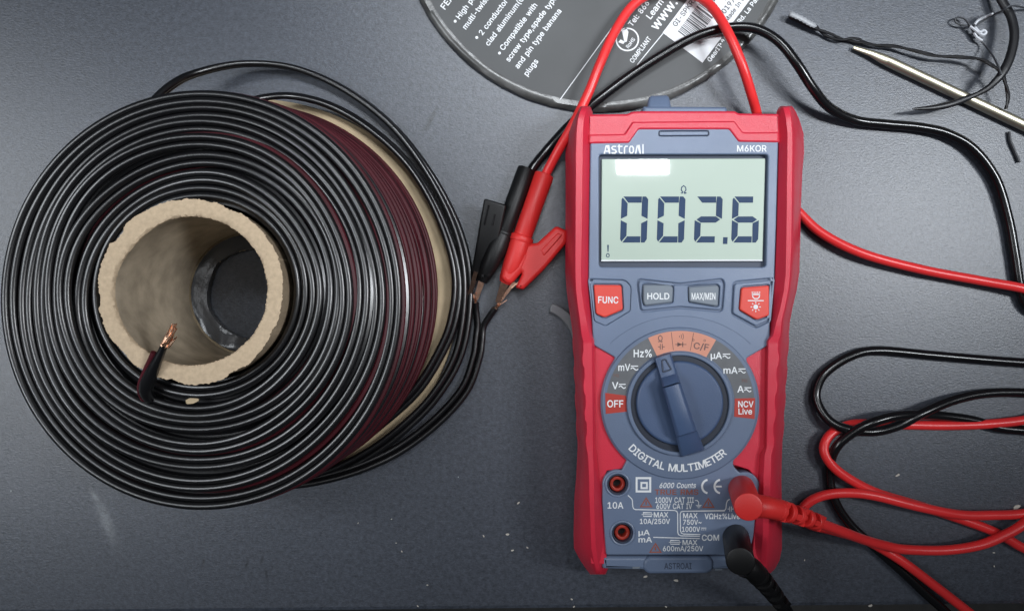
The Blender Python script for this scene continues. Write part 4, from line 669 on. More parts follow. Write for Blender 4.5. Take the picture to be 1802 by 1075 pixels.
R_rows = [(187, 1389, 1387, 1380, 1376, -.004), (190, 1392, 1389, 1378, 1373, -.0015), (198, 1397, 1391, 1380, 1369, -.0006), (212, 1403, 1393, 1383, 1369, 0), (235, 1410, 1395, 1385, 1370, 0),
          (270, 1411, 1395, 1385, 1370, 0), (300, 1408, 1394.5, 1384.5, 1369, 0), (360, 1405.5, 1394, 1384, 1368, 0), (430, 1404, 1393, 1383, 1366, 0), (480, 1402.5, 1391, 1382, 1364, 0), (510, 1398, 1388, 1379, 1362, 0),
          (540, 1391, 1382, 1373, 1359, 0), (565, 1386, 1376, 1366, 1356, 0), (590, 1384, 1374, 1360, 1354, 0)]
for y in range(600, 790, 6):
    k = ((y - 600) % 48) / 48.0
    sc = 4.0 if k < .34 else (4.0 - (k - .34) * 12 if k < .6 else 0.8 + (k - .6) * 3)
    xo = 1384 - (y - 600) * 11 / 190
    R_rows.append((y, xo - (1.5 - sc * .5), xo - 10 - sc * .9, 1352 - (y - 600) * .015, 1346, -.0006))
R_rows += [(800, 1372, 1358, 1345, 1336, -.0004), (840, 1371, 1357, 1343, 1334, 0), (872, 1371.5, 1356, 1343, 1331, 0), (910, 1372, 1354, 1342, 1328, -.0003), (940, 1372, 1353, 1342, 1326, -.0008),
           (964, 1372, 1351, 1340, 1323, -.0016), (985, 1368, 1349, 1340, 1320, -.0028), (1000, 1360, 1348, 1341, 1322, -.0042), (1008, 1352, 1346, 1341, 1332, -.006)]
rail(R_rows, -1, mtr)
# red top cap with a raised line and the red flats beside the dial
top = rnd([(1034, 201), (1105, 200), (1112, 196), (1130, 195), (1294, 195), (1300, 199), (1372, 200), (1374, 252), (1300, 252), (1283, 230), (1124, 230), (1107, 254), (1034, 255)], 3)
cap = plate('top_cap', [top], ZB - .003, ZF - .0004, M_red, mtr, 0.0009)
plate('raised_trim', [rnd([(1036, 236.5), (1099, 235.5), (1113, 214), (1293, 212.5), (1308, 232.5), (1371, 232), (1371, 251), (1300, 250), (1283, 228), (1124, 228), (1107, 252), (1036, 253)], 3)],
      ZF - .001, ZF + .0004, M_red, cap, 0.0007)
for pg in ([(1026, 596), (1048, 596), (1118, 660), (1118, 790), (1112, 822), (1068, 828), (1062, 850), (1068, 992), (1040, 992), (1030, 800)],
           [(1370, 596), (1346, 596), (1276, 660), (1276, 790), (1282, 815), (1318, 826), (1336, 848), (1322, 992), (1348, 985), (1364, 800)]):
    plate('red_flat', [rnd(pg, 2)], ZB - .002, .0313, M_red, mtr, 0.0003)

# face plate with the window, key and socket openings
DX, DY = 1197.0, 709.5
def ringarc(a0, a1, k=0.0): return circle(DX, DY, 140 + k, 135.5 + k, 26, a0, a1)
face = [(1039, 248), (1107, 246.5), (1124, 222.5), (1283, 222.5), (1300, 244.5), (1370, 244.5), (1366, 400), (1363, 489), (1355, 570), (1355, 606), (1314, 630)]
face += ringarc(57, 138)
face += [(1291, 820)] + circle(1311, 856, 26, n=10, a0=-20, a1=80) + [(1330, 907), (1326, 943), (1321, 966), (1318, 976), (1067, 976), (1064, 940), (1060, 880)]
face += circle(1086, 852, 26, n=12, a0=-100, a1=18) + [(1101, 814)]
face += ringarc(-138, -57)
face += [(1083, 629), (1043, 606), (1042, 562), (1036, 492)]
face = rnd(face, 3, 2)
win = rnd([(1054, 272), (1352, 272), (1348, 470), (1054, 470)], 6)
k1 = rnd([(1037, 491), (1101, 493, 10), (1111, 505, 6), (1109, 547), (1066, 573), (1046, 565)], 4)
k23 = rnd([(1124, 491, 10), (1197, 499), (1272, 490.5, 10), (1276, 500), (1272, 549, 9), (1197, 542), (1127, 549.5, 9), (1121, 500)], 4)
k4 = rnd([(1290, 496, 9), (1361, 489.5), (1354, 566), (1331, 577), (1287, 553, 6)], 4)
j1 = circle(1087, 852, 18.5, n=32); j2 = circle(1095.5, 937.5, 19, n=32); j3 = circle(1305, 859, 18, n=32); j4 = circle(1295, 945, 18, n=32)
fp = plate('face_plate', [face, win, k1, k23, k4, j1, j2, j3, j4], ZB - .0003, ZF, M_blue, mtr, 0.00045)
# floor of the openings
bm = bmesh.new()
for q in (k1, k23, k4): into(bm, plate_mesh([circle(sum(p[0] for p in q) / len(q), sum(p[1] for p in q) / len(q), 1)], .0256, .0257, 0)) if False else None
into(bm, plate_mesh([[(1046, 266), (1358, 266), (1354, 476), (1048, 476)]], ZB - .0002, .0302, 0))
obj('window_recess', bm, M_groove, fp, smooth=False)
plate('recess_floor', [[(1038, 487), (1360, 487), (1352, 575), (1048, 575)]], ZB - .0001, .0316, M_ring, fp, 0)
# raised pads round the keys (a groove is left all round them)
def grow(pg, k):
    cx = sum(p[0] for p in pg) / len(pg); cy = sum(p[1] for p in pg) / len(pg)
    N = len(pg); out = []
    for i in range(N):
        a = Vector(pg[i - 1]); b = Vector(pg[(i + 1) % N]); d = (b - a)
        if d.length < 1e-6: out.append(pg[i]); continue
        d.normalize(); n = Vector((d.y, -d.x))
        if n.dot(Vector(pg[i]) - Vector((cx, cy))) < 0: n = -n
        out.append((pg[i][0] + n.x * k, pg[i][1] + n.y * k))
    return out
b1 = rnd([(1045, 501, 3), (1094, 501.5, 5), (1096.5, 545, 4), (1064, 559, 4), (1049, 552, 4)], 3)
b2 = rnd([(1132, 501), (1180, 501), (1185, 506), (1183.5, 532), (1135, 538), (1132, 530)], 3)
b3 = rnd([(1212, 505), (1262, 501.5), (1265.5, 505), (1264, 537), (1261, 539), (1213, 531)], 3)
b4 = rnd([(1305, 506, 5), (1354, 502, 4), (1354, 555, 3), (1332, 563, 4), (1301.5, 545, 4)], 3)
for q, hs in ((k1, [b1]), (k23, [b2, b3]), (k4, [b4])):
    plate('key_surround', [grow(q, -2.8)] + [grow(h, 1.6) for h in hs], .0307, ZF + .0001, M_blue, fp, 0.0004)
zk = ZF + .0006
def keytext(b, *t, **k): 
    bmx = bmesh.new(); text(bmx, *t, **k); return obj('lettering', bmx, M_white, b, smooth=False)
key = plate('push_button', [b1], .0306, zk, M_key, mtr, .0005, label='orange red button marked FUNC')
keytext(key, 'FUNC', 1052.5, 533, 11.5, zk + .00006, width=35.5, bold=0.025, rot=-1)
key = plate('push_button', [b2], .0306, zk, M_greykey, mtr, .0005, label='grey button marked HOLD')
keytext(key, 'HOLD', 1139, 526.5, 11, zk + .00006, width=39, bold=0.03)
key = plate('push_button', [b3], .0306, zk, M_greykey, mtr, .0005, label='grey button marked MAX/MIN')
keytext(key, 'MAX/MIN', 1217, 527, 11.5, zk + .00006, width=42, bold=0.025)
key = plate('push_button', [b4], .0306, zk, M_key, mtr, .0005, label='orange red button with torch and light symbols')
bm = bmesh.new(); z_ = zk + .00006
stroke(bm, [(1316, 529), (1344, 529)], 1.8, z_)
for i in range(5): stroke(bm, [(1324 + i * 3.2, 516), (1323.4 + i * 3.4, 513)], 1.4, z_)
stroke(bm, [(1323, 518), (1337.5, 518)], 2.2, z_)
stroke(bm, [(1324, 518), (1325, 523), (1328, 525.5), (1333, 525.5), (1336, 523), (1337, 518)], 1.8, z_)
poly(bm, circle(1330, 540, 4.2, n=18), z_)
for i in range(8):
    a = i * PI / 4; stroke(bm, [(1330 + 6.2 * math.cos(a), 540 + 6.2 * math.sin(a)), (1330 + 9 * math.cos(a), 540 + 9 * math.sin(a))], 1.6, z_)
obj('light_symbol', bm, M_white, key, smooth=False)
# window: the display and its figures
lcd = plate('display', [rnd([(1059, 280), (1347, 279), (1342, 458.5), (1058, 459)], 2)], .0300, .0313, M_lcd, mtr, .00025)
bm = bmesh.new(); into(bm, plate_mesh([[(1058, 457.2), (1342, 456.7), (1342, 459.6), (1058, 460.1)]], .0305, .0317, .0002)); obj('painted_edge_glint', bm, M_white, lcd)  # white strip paints in the light caught along the glass's lower edge
bm = bmesh.new(); zl = .0313 + .00006
def digit(x0, x1, y0, y1, segs, t=11.0, g=1.1, slant=3.0):
    ym = (y0 + y1) / 2
    def q(x, y): return (x + slant * (ym - y) / (y1 - y0), y)
    h = t / 2
    sh = {'a': [(x0 + 3, y0), (x1 - t - g * .4, y0), (x1 - t - g * .4, y0 + t), (x0 + t + g, y0 + t)],
          'd': [(x0 + t + g, y1 - t), (x1 - t - g * .4, y1 - t), (x1 - t - g * .4, y1), (x0 + 4, y1)],
          'g': [(x0 + 2 + g, ym), (x0 + t, ym - h), (x1 - t, ym - h), (x1 - 2 - g, ym), (x1 - t, ym + h), (x0 + t, ym + h)],
          'f': [(x0, y0 + 5), (x0 + 2, y0 + 2), (x0 + t, y0 + t + g), (x0 + t, ym - h - g), (x0, ym - g)],
          'e': [(x0, ym + g), (x0 + t, ym + h + g), (x0 + t, y1 - t - g), (x0 + 2.5, y1 - 1.5), (x0, y1 - 6)],
          'b': [(x1 - t + g * .6, y0), (x1 - 4, y0), (x1, y0 + 5), (x1, ym - g), (x1 - t, ym - h - g), (x1 - t, y0 + t)],
          'c': [(x1, ym + g), (x1, y1 - 6), (x1 - 4, y1), (x1 - t + g * .6, y1), (x1 - t, ym + h + g)]}
    for s in segs: poly(bm, [q(*p) for p in sh[s]], zl)
digit(1092.5, 1139.5, 346, 427, 'abcdef')
digit(1157, 1205, 346, 427, 'abcdef')
digit(1222.5, 1270.5, 346, 427, 'abged')
digit(1288, 1335.5, 346, 427, 'afgedc')
poly(bm, [(1272.5, 417.5), (1280.5, 417.5), (1280, 429.5), (1272, 429.5)], zl)
stroke(bm, [(1198, 340), (1201.5, 340), (1201.8, 338.5), (1198.8, 334.5), (1199.4, 330), (1203, 327), (1206.6, 330), (1207.2, 334.5), (1204.4, 338.5), (1204.6, 340), (1208.2, 340)], 1.7, zl)
poly(bm, [(1068.6, 431), (1071.4, 431), (1070.8, 443), (1069.2, 443)], zl)
stroke(bm, circle(1069.6, 449.5, 2.6, 3.2, 12), 1.3, zl, closed=True)
stroke(bm, [(1105, 291), (1106, 296), (1109, 299), (1112, 299)], 0.7, zl)
obj('display_figure', bm, M_seg, lcd, smooth=False)

# dial ring and rotary knob
dial = plate('dial_ring', [circle(DX, DY, 138, 134, 96)], ZF - .001, ZF + .0007, M_ring, mtr, .0005)
z1 = ZF + .0007 + .00005
def sector(bm, r0, r1, a0, a1, z, n=40):
    o = circle(DX, DY, r1, r1 * .972, n, a0, a1); i = circle(DX, DY, r0, r0 * .972, n, a0, a1)
    for k in range(n): poly(bm, [o[k], o[k + 1], i[k + 1], i[k]], z)
bm = bmesh.new(); sector(bm, 96, 130.5, -96, 97, z1, 80); obj('grey_band', bm, M_greyband, dial, smooth=False)
bm = bmesh.new(); sector(bm, 95, 131, -25.5, 28.8, z1 + .00004); obj('salmon_band', bm, M_orangeband, dial, smooth=False)
bm = bmesh.new()
poly(bm, [(1065, 691), (1102, 696), (1103, 724), (1066, 728)], z1 + .00004); obj('red_patch', bm, M_redbox, dial, smooth=False)
bm = bmesh.new(); poly(bm, [(1293, 701), (1329, 700), (1328, 737), (1292, 733)], z1 + .00004); obj('red_patch', bm, M_redbox, dial, smooth=False)
z2 = z1 + .00009; bm = bmesh.new()
def acdc(x0, x1, y):
    stroke(bm, [(x0, y - 4), (x1, y - 4)], 1.7, z2)
    w = x1 - x0; stroke(bm, [(x0 + w * t, y + 1 - 2.2 * math.sin(2 * PI * t)) for t in (0, .15, .3, .5, .7, .85, 1)], 1.7, z2)
def ft_(s, x, y, cap, w, **k): text(bm, s, x, y, cap, z2, width=w, **k)
ft_('Hz%', 1115, 628, 13, 32, bold=.018)
ft_('mV', 1088, 652, 12, 21, bold=.018); acdc(1110, 1123, 648)
ft_('V', 1077, 684, 12, 11, bold=.018); acdc(1089, 1101, 680)
ft_('OFF', 1068.5, 716, 12, 28.5, bold=.022)
ft_('\u00b5A', 1250.5, 631, 11.5, 20, bold=.018); acdc(1272, 1285, 627)
ft_('mA', 1273, 657, 11.5, 25, bold=.018); acdc(1299.5, 1312, 653)
ft_('A', 1297.5, 690, 11.5, 11.5, bold=.018); acdc(1310, 1322, 686)
ft_('NCV', 1299, 716, 10.5, 27, bold=.02)
ft_('Live', 1299.5, 728.5, 10, 24, bold=.02)
# curved wording
s = 'DIGITAL MULTIMETER'
adv = []
for ch in s:
    if ch == ' ': adv.append(.30); continue
    m_ = text_mesh(ch); b_ = bounds(m_); adv.append(b_[1] - b_[0] + .10); bpy.data.meshes.remove(m_)
tot = sum(adv); a0, a1 = 228.5, 137.5; pos = 0; RB = 122.5
for ch, w in zip(s, adv):
    am = a0 + (a1 - a0) * (pos + w / 2) / tot; pos += w
    if ch == ' ': continue
    th = math.radians(am); bx, by = DX + RB * math.sin(th), DY - RB * .98 * math.cos(th)
    rot = 180 - am                                  # upright at the bottom of the dial
    wpx = (w - .10) * 13 / CAP
    c_, s_ = math.cos(math.radians(rot)), math.sin(math.radians(rot))
    text(bm, ch, bx - wpx / 2 * c_, by + wpx / 2 * s_, 13, z2, width=wpx, rot=rot, bold=.02)
obj('white_lettering', bm, M_white, dial, smooth=False)
bm = bmesh.new()
stroke(bm, [(1158, 601), (1161, 601), (1161.3, 599.6), (1158.6, 596.5), (1159, 592.5), (1162, 590.3), (1165, 592.5), (1165.4, 596.5), (1162.8, 599.6), (1163, 601), (1166, 601)], 1.5, z2)
stroke(bm, [(1158, 610), (1162, 610)], 1.4, z2); stroke(bm, [(1162, 605), (1162, 615)], 1.3, z2); stroke(bm, [(1165.5, 605), (1165.5, 615)], 1.3, z2); stroke(bm, [(1165.5, 610), (1170, 610)], 1.4, z2)
stroke(bm, [(1188, 606), (1208, 606)], 1.3, z2); poly(bm, [(1192, 602), (1200, 606), (1192, 610)], z2); stroke(bm, [(1201.5, 601.5), (1201.5, 610.5)], 1.6, z2)
for i in range(3): stroke(bm, circle(1193, 592, 3 + 3.4 * i, n=6, a0=55, a1=125), 1.0, z2)
text(bm, 'C/F', 1220, 613, 11, z2, width=27, rot=-8, bold=0); stroke(bm, circle(1220, 598, 1.7, n=8), .8, z2, True); stroke(bm, circle(1240, 599, 1.7, n=8), .8, z2, True)
for a in (-7, 10.5): stroke(bm, [(DX + r * math.sin(math.radians(a)), DY - r * .97 * math.cos(math.radians(a))) for r in (97, 130)], .9, z2)
text(bm, 'Hz', 1080, 663, 6, z2, bold=0); text(bm, 'Hz', 1306, 672, 6, z2, bold=0)
obj('dark_lettering', bm, M_greyprint, dial, smooth=False)
bm = bmesh.new()
into(bm, plate_mesh([circle(DX, DY + 1, 94, 92, 72), circle(DX, DY + 1, 86.5, 85, 72)], ZF, ZF + .0019, .0004))
rim = obj('knob_collar', bm, M_ring, mtr)
plate('knob_groove', [circle(DX, DY + 1, 90, 89, 64)], ZF, ZF + .0009, M_deep, rim, 0)
knob = plate('rotary_knob', [circle(DX, DY, 77, 74.5, 72)], ZF + .0003, ZF + .0024, M_knob, mtr, .0009)
bm = bmesh.new()
A_, B_ = (1165.5, 624.5), (1219, 798); ax = Vector(B_) - Vector(A_); ax.normalize(); nx = Vector((ax.y, -ax.x))
Ltot = (Vector(B_) - Vector(A_)).length
def bar_pt(s, o): q = Vector(A_) + ax * s - nx * -o; return (q.x, q.y)
def prism(bm, secs):
    prev = None
    for (s, wl, wt, zt) in secs:
        ring = [bm.verts.new(P(*bar_pt(s, o), z)) for o, z in ((-wl, ZF + .0005), (-wl, zt - .0012 if zt > ZF + .003 else ZF + .001), (-wt, zt - .0002), (-wt + 2, zt), (wt - 2, zt), (wt, zt - .0002), (wl, zt - .0012 if zt > ZF + .003 else ZF + .001), (wl, ZF + .0005))]
        if prev:
            for i in range(8): bm.faces.new((prev[i], prev[(i + 1) % 8], ring[(i + 1) % 8], ring[i]))
        else: bm.faces.new(ring)
        prev = ring
    bm.faces.new(prev[::-1])
prism(bm, [(0, 15, 13, ZF + .0028), (2, 15.5, 13.5, ZF + .0038), (34, 16, 13.5, ZF + .0050), (38, 16, 13.5, ZF + .0052), (52, 16.5, 13.5, ZF + .0090), (54, 17, 13.5, ZF + .0092)])
prism(bm, [(55.5, 16.5, 12.5, ZF + .0085), (57, 16.5, 13, ZF + .0090), (100, 17.5, 13.5, ZF + .0090), (143, 18.5, 14, ZF + .0082), (145, 18.5, 14, ZF + .0080)])
prism(bm, [(145.5, 19.5, 16, ZF + .0066), (150, 20, 17, ZF + .0060), (Ltot - 2, 22, 19, ZF + .0034), (Ltot, 21, 18, ZF + .0028)])
grip = obj('grip_bar', bm, M_knob, knob)
bm = bmesh.new()
def bz(s): return ZF + .0038 + (s - 2) * .0012 / 32 + .0001
tri = [(9, -3.5), (9, 3.5), (29, 7.5), (29, -7.5)]
for (p, q) in zip(tri, tri[1:] + tri[:1]):
    a = P(*bar_pt(*p), bz(p[0])); b = P(*bar_pt(*q), bz(q[0])); tube(bm, [a, b], .00028, 6)
obj('pointer_mark', bm, M_groove, grip)

# sockets
def socket(cx, cy, lab=None):
    s = plate('socket', [circle(cx, cy, 18.2, n=32), circle(cx, cy, 15.5, n=32)], .0265, .0318, M_groove, mtr, .0002)
    plate('sleeve', [circle(cx - .5, cy - 1, 13.6, n=32), circle(cx - .5, cy - 1, 7.6, n=24)], .0258, .0300, M_sock, s, .0004)
    plate('socket_bottom', [circle(cx, cy, 18.2, n=32)], .0254, .0262, M_dark, s, 0)
    bmx = bmesh.new(); tube(bmx, [P(x, y, ZF + .0001) for x, y in circle(cx, cy, 20.5, n=40)], .00045, 8, True); obj('socket_rim', bmx, M_blue, s)
for q in ((1087, 852), (1095.5, 937.5), (1305, 859), (1295, 945)): socket(*q)

# white print round the sockets
zt = ZF + .00006; bm = bmesh.new()
def wt(s, x, y, cap, w, bold=.014, **k): text(bm, s, x, y, cap, zt, width=w, bold=bold, **k)
wt('10A', 1069, 894, 11, 28)
for (a, b, c, d, w) in ((1118.5, 839, 1146, 866, 3.6), (1127, 847.5, 1140, 860, 3.2)):
    h = w / 2; stroke(bm, [(a + h, b + h), (c - h, b + h), (c - h, d - h), (a + h, d - h)], w, zt, True)
wt('6000 Counts', 1160, 858, 9, 64, shear=.2)
for cx in (1247, 1269): stroke(bm, circle(cx, 855.5, 11.5, 11.8, 18, -10, -170), 3.6, zt)
stroke(bm, [(1258.5, 855.5), (1270, 855.5)], 3.0, zt)
wt('1000V CAT III', 1153, 884, 9.5, 68); wt('600V CAT IV', 1155, 894.8, 9.5, 63)
stroke(bm, [(1223, 880), (1227, 880), (1229.5, 883), (1229.5, 888)], 1.3, zt)
for i, w in enumerate((5, 3.4, 1.6)): stroke(bm, [(1229.5 - w, 888.5 + i * 2.2), (1229.5 + w, 888.5 + i * 2.2)], 1.1, zt)
stroke(bm, [(1105, 871), (1111.5, 877), (1112.8, 880), (1113.6, 891), (1115, 894.5), (1118, 896), (1187, 897.5), (1191, 899), (1192.5, 903), (1192.7, 936), (1194, 940), (1198, 942), (1231.5, 943)], 1.5, zt)
stroke(bm, [(1284, 878), (1280, 880.5), (1278.5, 885), (1277.5, 894), (1275, 898), (1203, 899), (1198.5, 900), (1197, 904), (1197.4, 933), (1199, 937.5), (1203, 939), (1232.5, 940)], 1.5, zt)
stroke(bm, [(1149.6, 944.8), (1231.4, 947)], 1.5, zt)
def fuse(x0, x1, y0, y1):
    stroke(bm, [(x0, y0), (x1, y0), (x1, y1), (x0, y1)], 1.2, zt, True); stroke(bm, [(x0 - 3, (y0 + y1) / 2), (x1 + 3, (y0 + y1) / 2)], 1.0, zt)
fuse(1132, 1146.5, 901.5, 908); wt('MAX', 1150.5, 909.5, 8.8, 25.5); wt('10A/250V', 1126, 921, 8.8, 53)
wt('MAX', 1202, 911, 8.8, 25.5); wt('750V~', 1202, 922.5, 8.8, 32.5); wt('1000V', 1200, 935, 8.8, 32)
stroke(bm, [(1234, 928.5), (1243, 928.5)], 1.2, zt)
for i in range(3): stroke(bm, [(1234 + i * 3.4, 931.5), (1236 + i * 3.4, 931.5)], 1.2, zt)
wt('\u00b5A', 1123.5, 941, 9.5, 20); wt('mA', 1123.5, 953.5, 9.5, 24); wt('COM', 1235, 950.5, 10.3, 30.5)
fuse(1180, 1195.5, 950.3, 956.8); wt('MAX', 1201, 958.2, 8.8, 26); wt('600mA/250V', 1166.5, 969, 8.8, 71)
wt('V\u03a9Hz%Live', 1240, 912.5, 9.5, 62)
stroke(bm, [(1280.5, 895), (1284, 895)], 1.3, zt); stroke(bm, [(1284, 890.5), (1284, 899.5)], 1.3, zt); stroke(bm, [(1287, 890.5), (1287, 899.5)], 1.3, zt); stroke(bm, [(1287, 895), (1291, 895)], 1.3, zt)
# maker's name and model over the display
for pts in ([(1063.5, 271), (1067, 256.5), (1070, 256.5), (1073, 271)], [(1066, 266.5), (1071, 266.5)],
            [(1084.5, 258), (1078.5, 258), (1076.5, 260.5), (1078, 263), (1083, 264.5), (1084.5, 267), (1082.5, 269.6), (1076, 269.6)],
            [(1089.5, 254.5), (1089.5, 267), (1091.5, 269.6), (1095.5, 269.6)], [(1086.8, 258), (1095.5, 258)],
            [(1099, 271), (1099, 260.5), (1101, 257.8), (1105, 257.8)], [(1108, 260.5), (1110, 257.8), (1112.5, 257.8), (1114.5, 260.5), (1114.5, 267), (1112.5, 269.6), (1110, 269.6), (1108, 267), (1108, 260.5)],
            [(1118.5, 271), (1121.5, 256), (1123.5, 256), (1127, 271)], [(1131.5, 254), (1131.5, 271)]):
    stroke(bm, pts, 2.4, zt + .000004 * len(pts))
wt('M6KOR', 1297, 267, 11, 52, bold=.02)
obj('white_lettering', bm, M_white, fp, smooth=False)
bm = bmesh.new()
text(bm, 'TRUE RMS', 1152, 869.8, 9, zt, width=77, bold=.005)
for cx, cy in ((1137, 884), (1246.5, 885), (1153.5, 964)):
    stroke(bm, [(cx, cy - 8), (cx + 9.5, cy + 7), (cx - 9.5, cy + 7)], 2.2, zt, True); stroke(bm, [(cx, cy - 3), (cx, cy + 4)], 2.2, zt)
obj('orange_lettering', bm, M_orangeprint, fp, smooth=False)
# raised rims: long slot over the display and a seam over the dial
bm = bmesh.new()
tube(bm, [P(x, y, ZF) for x, y in rnd([(1160, 231), (1247, 230.5), (1247, 239), (1160, 239.5)], 3, 3)], .0003, 8, True)
obj('speaker_slot', bm, M_groove, fp)
bm = bmesh.new()
tube(bm, [P(x, y, ZF - .0001) for x, y in circle(1197, 730, 178, 174, 40, -44, 44)], .00022, 6); obj('seam_line', bm, M_ring, fp)
# bottom edge of the meter with its tab
bott = plate('bottom_edge', [rnd([(1061, 979), (1321, 979), (1318, 1000), (1262, 1002), (1140, 1003), (1061, 1001)], 3)], .012, .0316, M_blue, mtr, .0012)
plate('bottom_tab', [rnd([(1141, 979), (1249, 979), (1257, 986), (1256, 1003), (1246, 1009), (1141, 1010), (1132, 1002), (1132, 987)], 5)], .016, .0322, M_ring, bott, .0011)
bm = bmesh.new(); text(bm, 'ASTROAI', 1169, 1000.5, 10.5, .0322 + .00006, width=48, bold=.01); obj('embossed_name', bm, M_groove, bott, smooth=False)
bm = bmesh.new()
for q in ([(1113, 997), (1126, 996.5), (1126, 1000), (1113, 1000.5)], [(1259, 1000.5), (1271, 1000), (1271, 1003), (1259, 1003.5)]):
    bm = bmesh.new(); into(bm, plate_mesh([q], .0312, .0318, .0001)); obj('moulded_slot', bm, M_greykey, bott)
# sensor nose at the top
bm = bmesh.new()
into(bm, plate_mesh([rnd([(1132, 187), (1279, 188), (1282, 203), (1130, 203)], 3)], .012, .0288, .0009))
nose = obj('top_strip', bm, M_ring, mtr)
bm = bmesh.new()
for (z, k) in ((0, 0),):
    lo = [(1136, 200, .010), (1183, 200, .010), (1183, 200, .029), (1136, 200, .029)]
    hi = [(1142, 169, .014), (1176, 168, .014), (1177, 168, .0262), (1142, 169, .0262)]
    va = [bm.verts.new(P(*p)) for p in lo]; vb = [bm.verts.new(P(*p)) for p in hi]
    for i in range(4): bm.faces.new((va[i], va[(i + 1) % 4], vb[(i + 1) % 4], vb[i]))
    bm.faces.new(va[::-1]); bm.faces.new(vb)
bevel(bm, .0012, 3)
obj('sensor_nose', bm, M_ring, mtr)

# ------------------------------------------------------------------ test leads
CR = 0.00188
def ribs(bm, pts, r0, r1, n, first):
    """strain relief: short collars with slots left between them"""
    L = len(pts)
    core = [r0 * .34 + (r1 * .45 - r0 * .34) * i / (L - 1) for i in range(L)]
    tube(bm, pts, core, 14)
    for k in range(n):
        i0 = int((L - 1) * (first + (1 - first) * k / n)); i1 = int((L - 1) * (first + (1 - first) * (k + .48) / n))
        seg = pts[i0:i1 + 1]
        if len(seg) < 2: continue
        rr_ = r0 + (r1 - r0) * (i0 / (L - 1))
        tube(bm, seg, [rr_ * .93] + [rr_] * (len(seg) - 2) + [rr_ * .93], 16)
        # bridge to the next collar, turning a quarter each time
        j = min(L - 1, int((L - 1) * (first + (1 - first) * (k + 1.0) / n)))
        d = (pts[j] - pts[i1]).normalized(); s = d.cross(Vector((0, 0, 1))).normalized(); u = s.cross(d)
        for sg in ((1, -1) if k % 2 == 0 else (0,)):
            off = s * (sg * rr_ * .66) if sg else u * rr_ * .66
            if j > i1: box(bm, pts[i1] + off, pts[j] + off, rr_ * .55, rr_ * .55)

def lead(label, root_loc, m_c, m_b, plug_base, plug_top, pr, relief, cable):
    root = empty('test_lead', root_loc, label, 'test lead')
    bm = bmesh.new(); b, t = P(*plug_base), P(*plug_top); d = (t - b).normalized()
    rod(bm, b - d * .0012, t, pr, pr, 40, .0006)
    plug = obj('plug', bm, m_b, root)
    bm = bmesh.new(); rod(bm, b - d * .0055, b, .0019, .0019, 20); obj('pin', bm, M_bronze, plug)
    rp = spline([P(*p) for p in relief], 24)
    bm = bmesh.new(); n0 = int(len(rp) * .34)
    tube(bm, rp[:n0 + 1], [.0040 + (.0036 - .0040) * i / n0 for i in range(n0 + 1)], 20)
    ribs(bm, rp[n0 - 1:], .0037, .0028, 5, 0.0)
    obj('strain_relief', bm, m_b, plug)
    bm = bmesh.new(); tube(bm, spline([P(*p) for p in cable], 14), CR, 14)
    obj('cable', bm, m_c, root)
    return root

g = .0021
red_cable = [(1436, 917, .0375), (1450, 923, .035), (1485, 936, .026), (1520, 949, .016), (1556, 959, .010), (1592, 966, .0075), (1663, 967.5, .006), (1726, 958, .006), (1774, 938, .0062), (1802, 921, .006),
             (1850, 885, .004), (1900, 890, .003), (1905, 950, .0025), (1860, 985, g), (1802, 964, g), (1772, 947, g), (1735, 929, g), (1670, 906, g), (1616, 889, .0022), (1544, 867, .0035), (1496, 843, .005), (1464, 818, .0055), (1450, 790, .005), (1462, 764, .0042),
             (1496, 747, .0024), (1540, 746, g), (1601, 747.5, g), (1668, 748.5, .0024), (1735, 746, .0027), (1802, 739, .003), (1870, 725, .003), (1930, 760, .003), (1920, 850, .003), (1870, 890, .003), (1802, 903, .003), (1745, 906, .004), (1687, 905, .0055), (1616, 891, .0075), (1540, 872, .008),
             (1496, 867, .0075), (1455, 870, .006), (1425, 882, .0045), (1410, 902, .003), (1424, 922, g), (1470, 934, g), (1520, 949, .0025), (1549, 963, .0045), (1592, 990, .005), (1649, 1033, .004), (1707, 1078, .003), (1760, 1120, .002), (1830, 1100, .003), (1900, 960, .0085), (1940, 800, .0085),
             (1950, 620, .008), (1880, 530, .007), (1802, 508, .0065), (1720, 493, .005), (1620, 474, .005), (1520, 447, .0052), (1450, 413, .0042), (1410, 378, .003), (1370, 330, .0022), (1345, 265, .0024), (1333, 205, .006), (1322, 165, .012), (1307, 118, .016),
             (1287, 70, .016), (1262, 25, .012), (1235, -2, .008), (1195, -16, .0065), (1150, -12, .0065), (1112, 12, .008), (1080, 60, .010), (1055, 115, .012), (1035, 165, .012), (1008, 220, .011), (984, 262, .009), (966, 296, .0065), (958, 312, .0058)]
red = lead('red test lead with its plug in the meter and its clip on the wire', P(1305, 859, 0), M_lead_r, M_clip_r, (1305, 859, .0325), (1317, 892, .0545), .0047,
           [(1326, 889, .0490), (1350, 892, .0480), (1376, 898, .0455), (1400, 905, .0430), (1425, 913, .0400), (1446, 921, .0365)], red_cable)
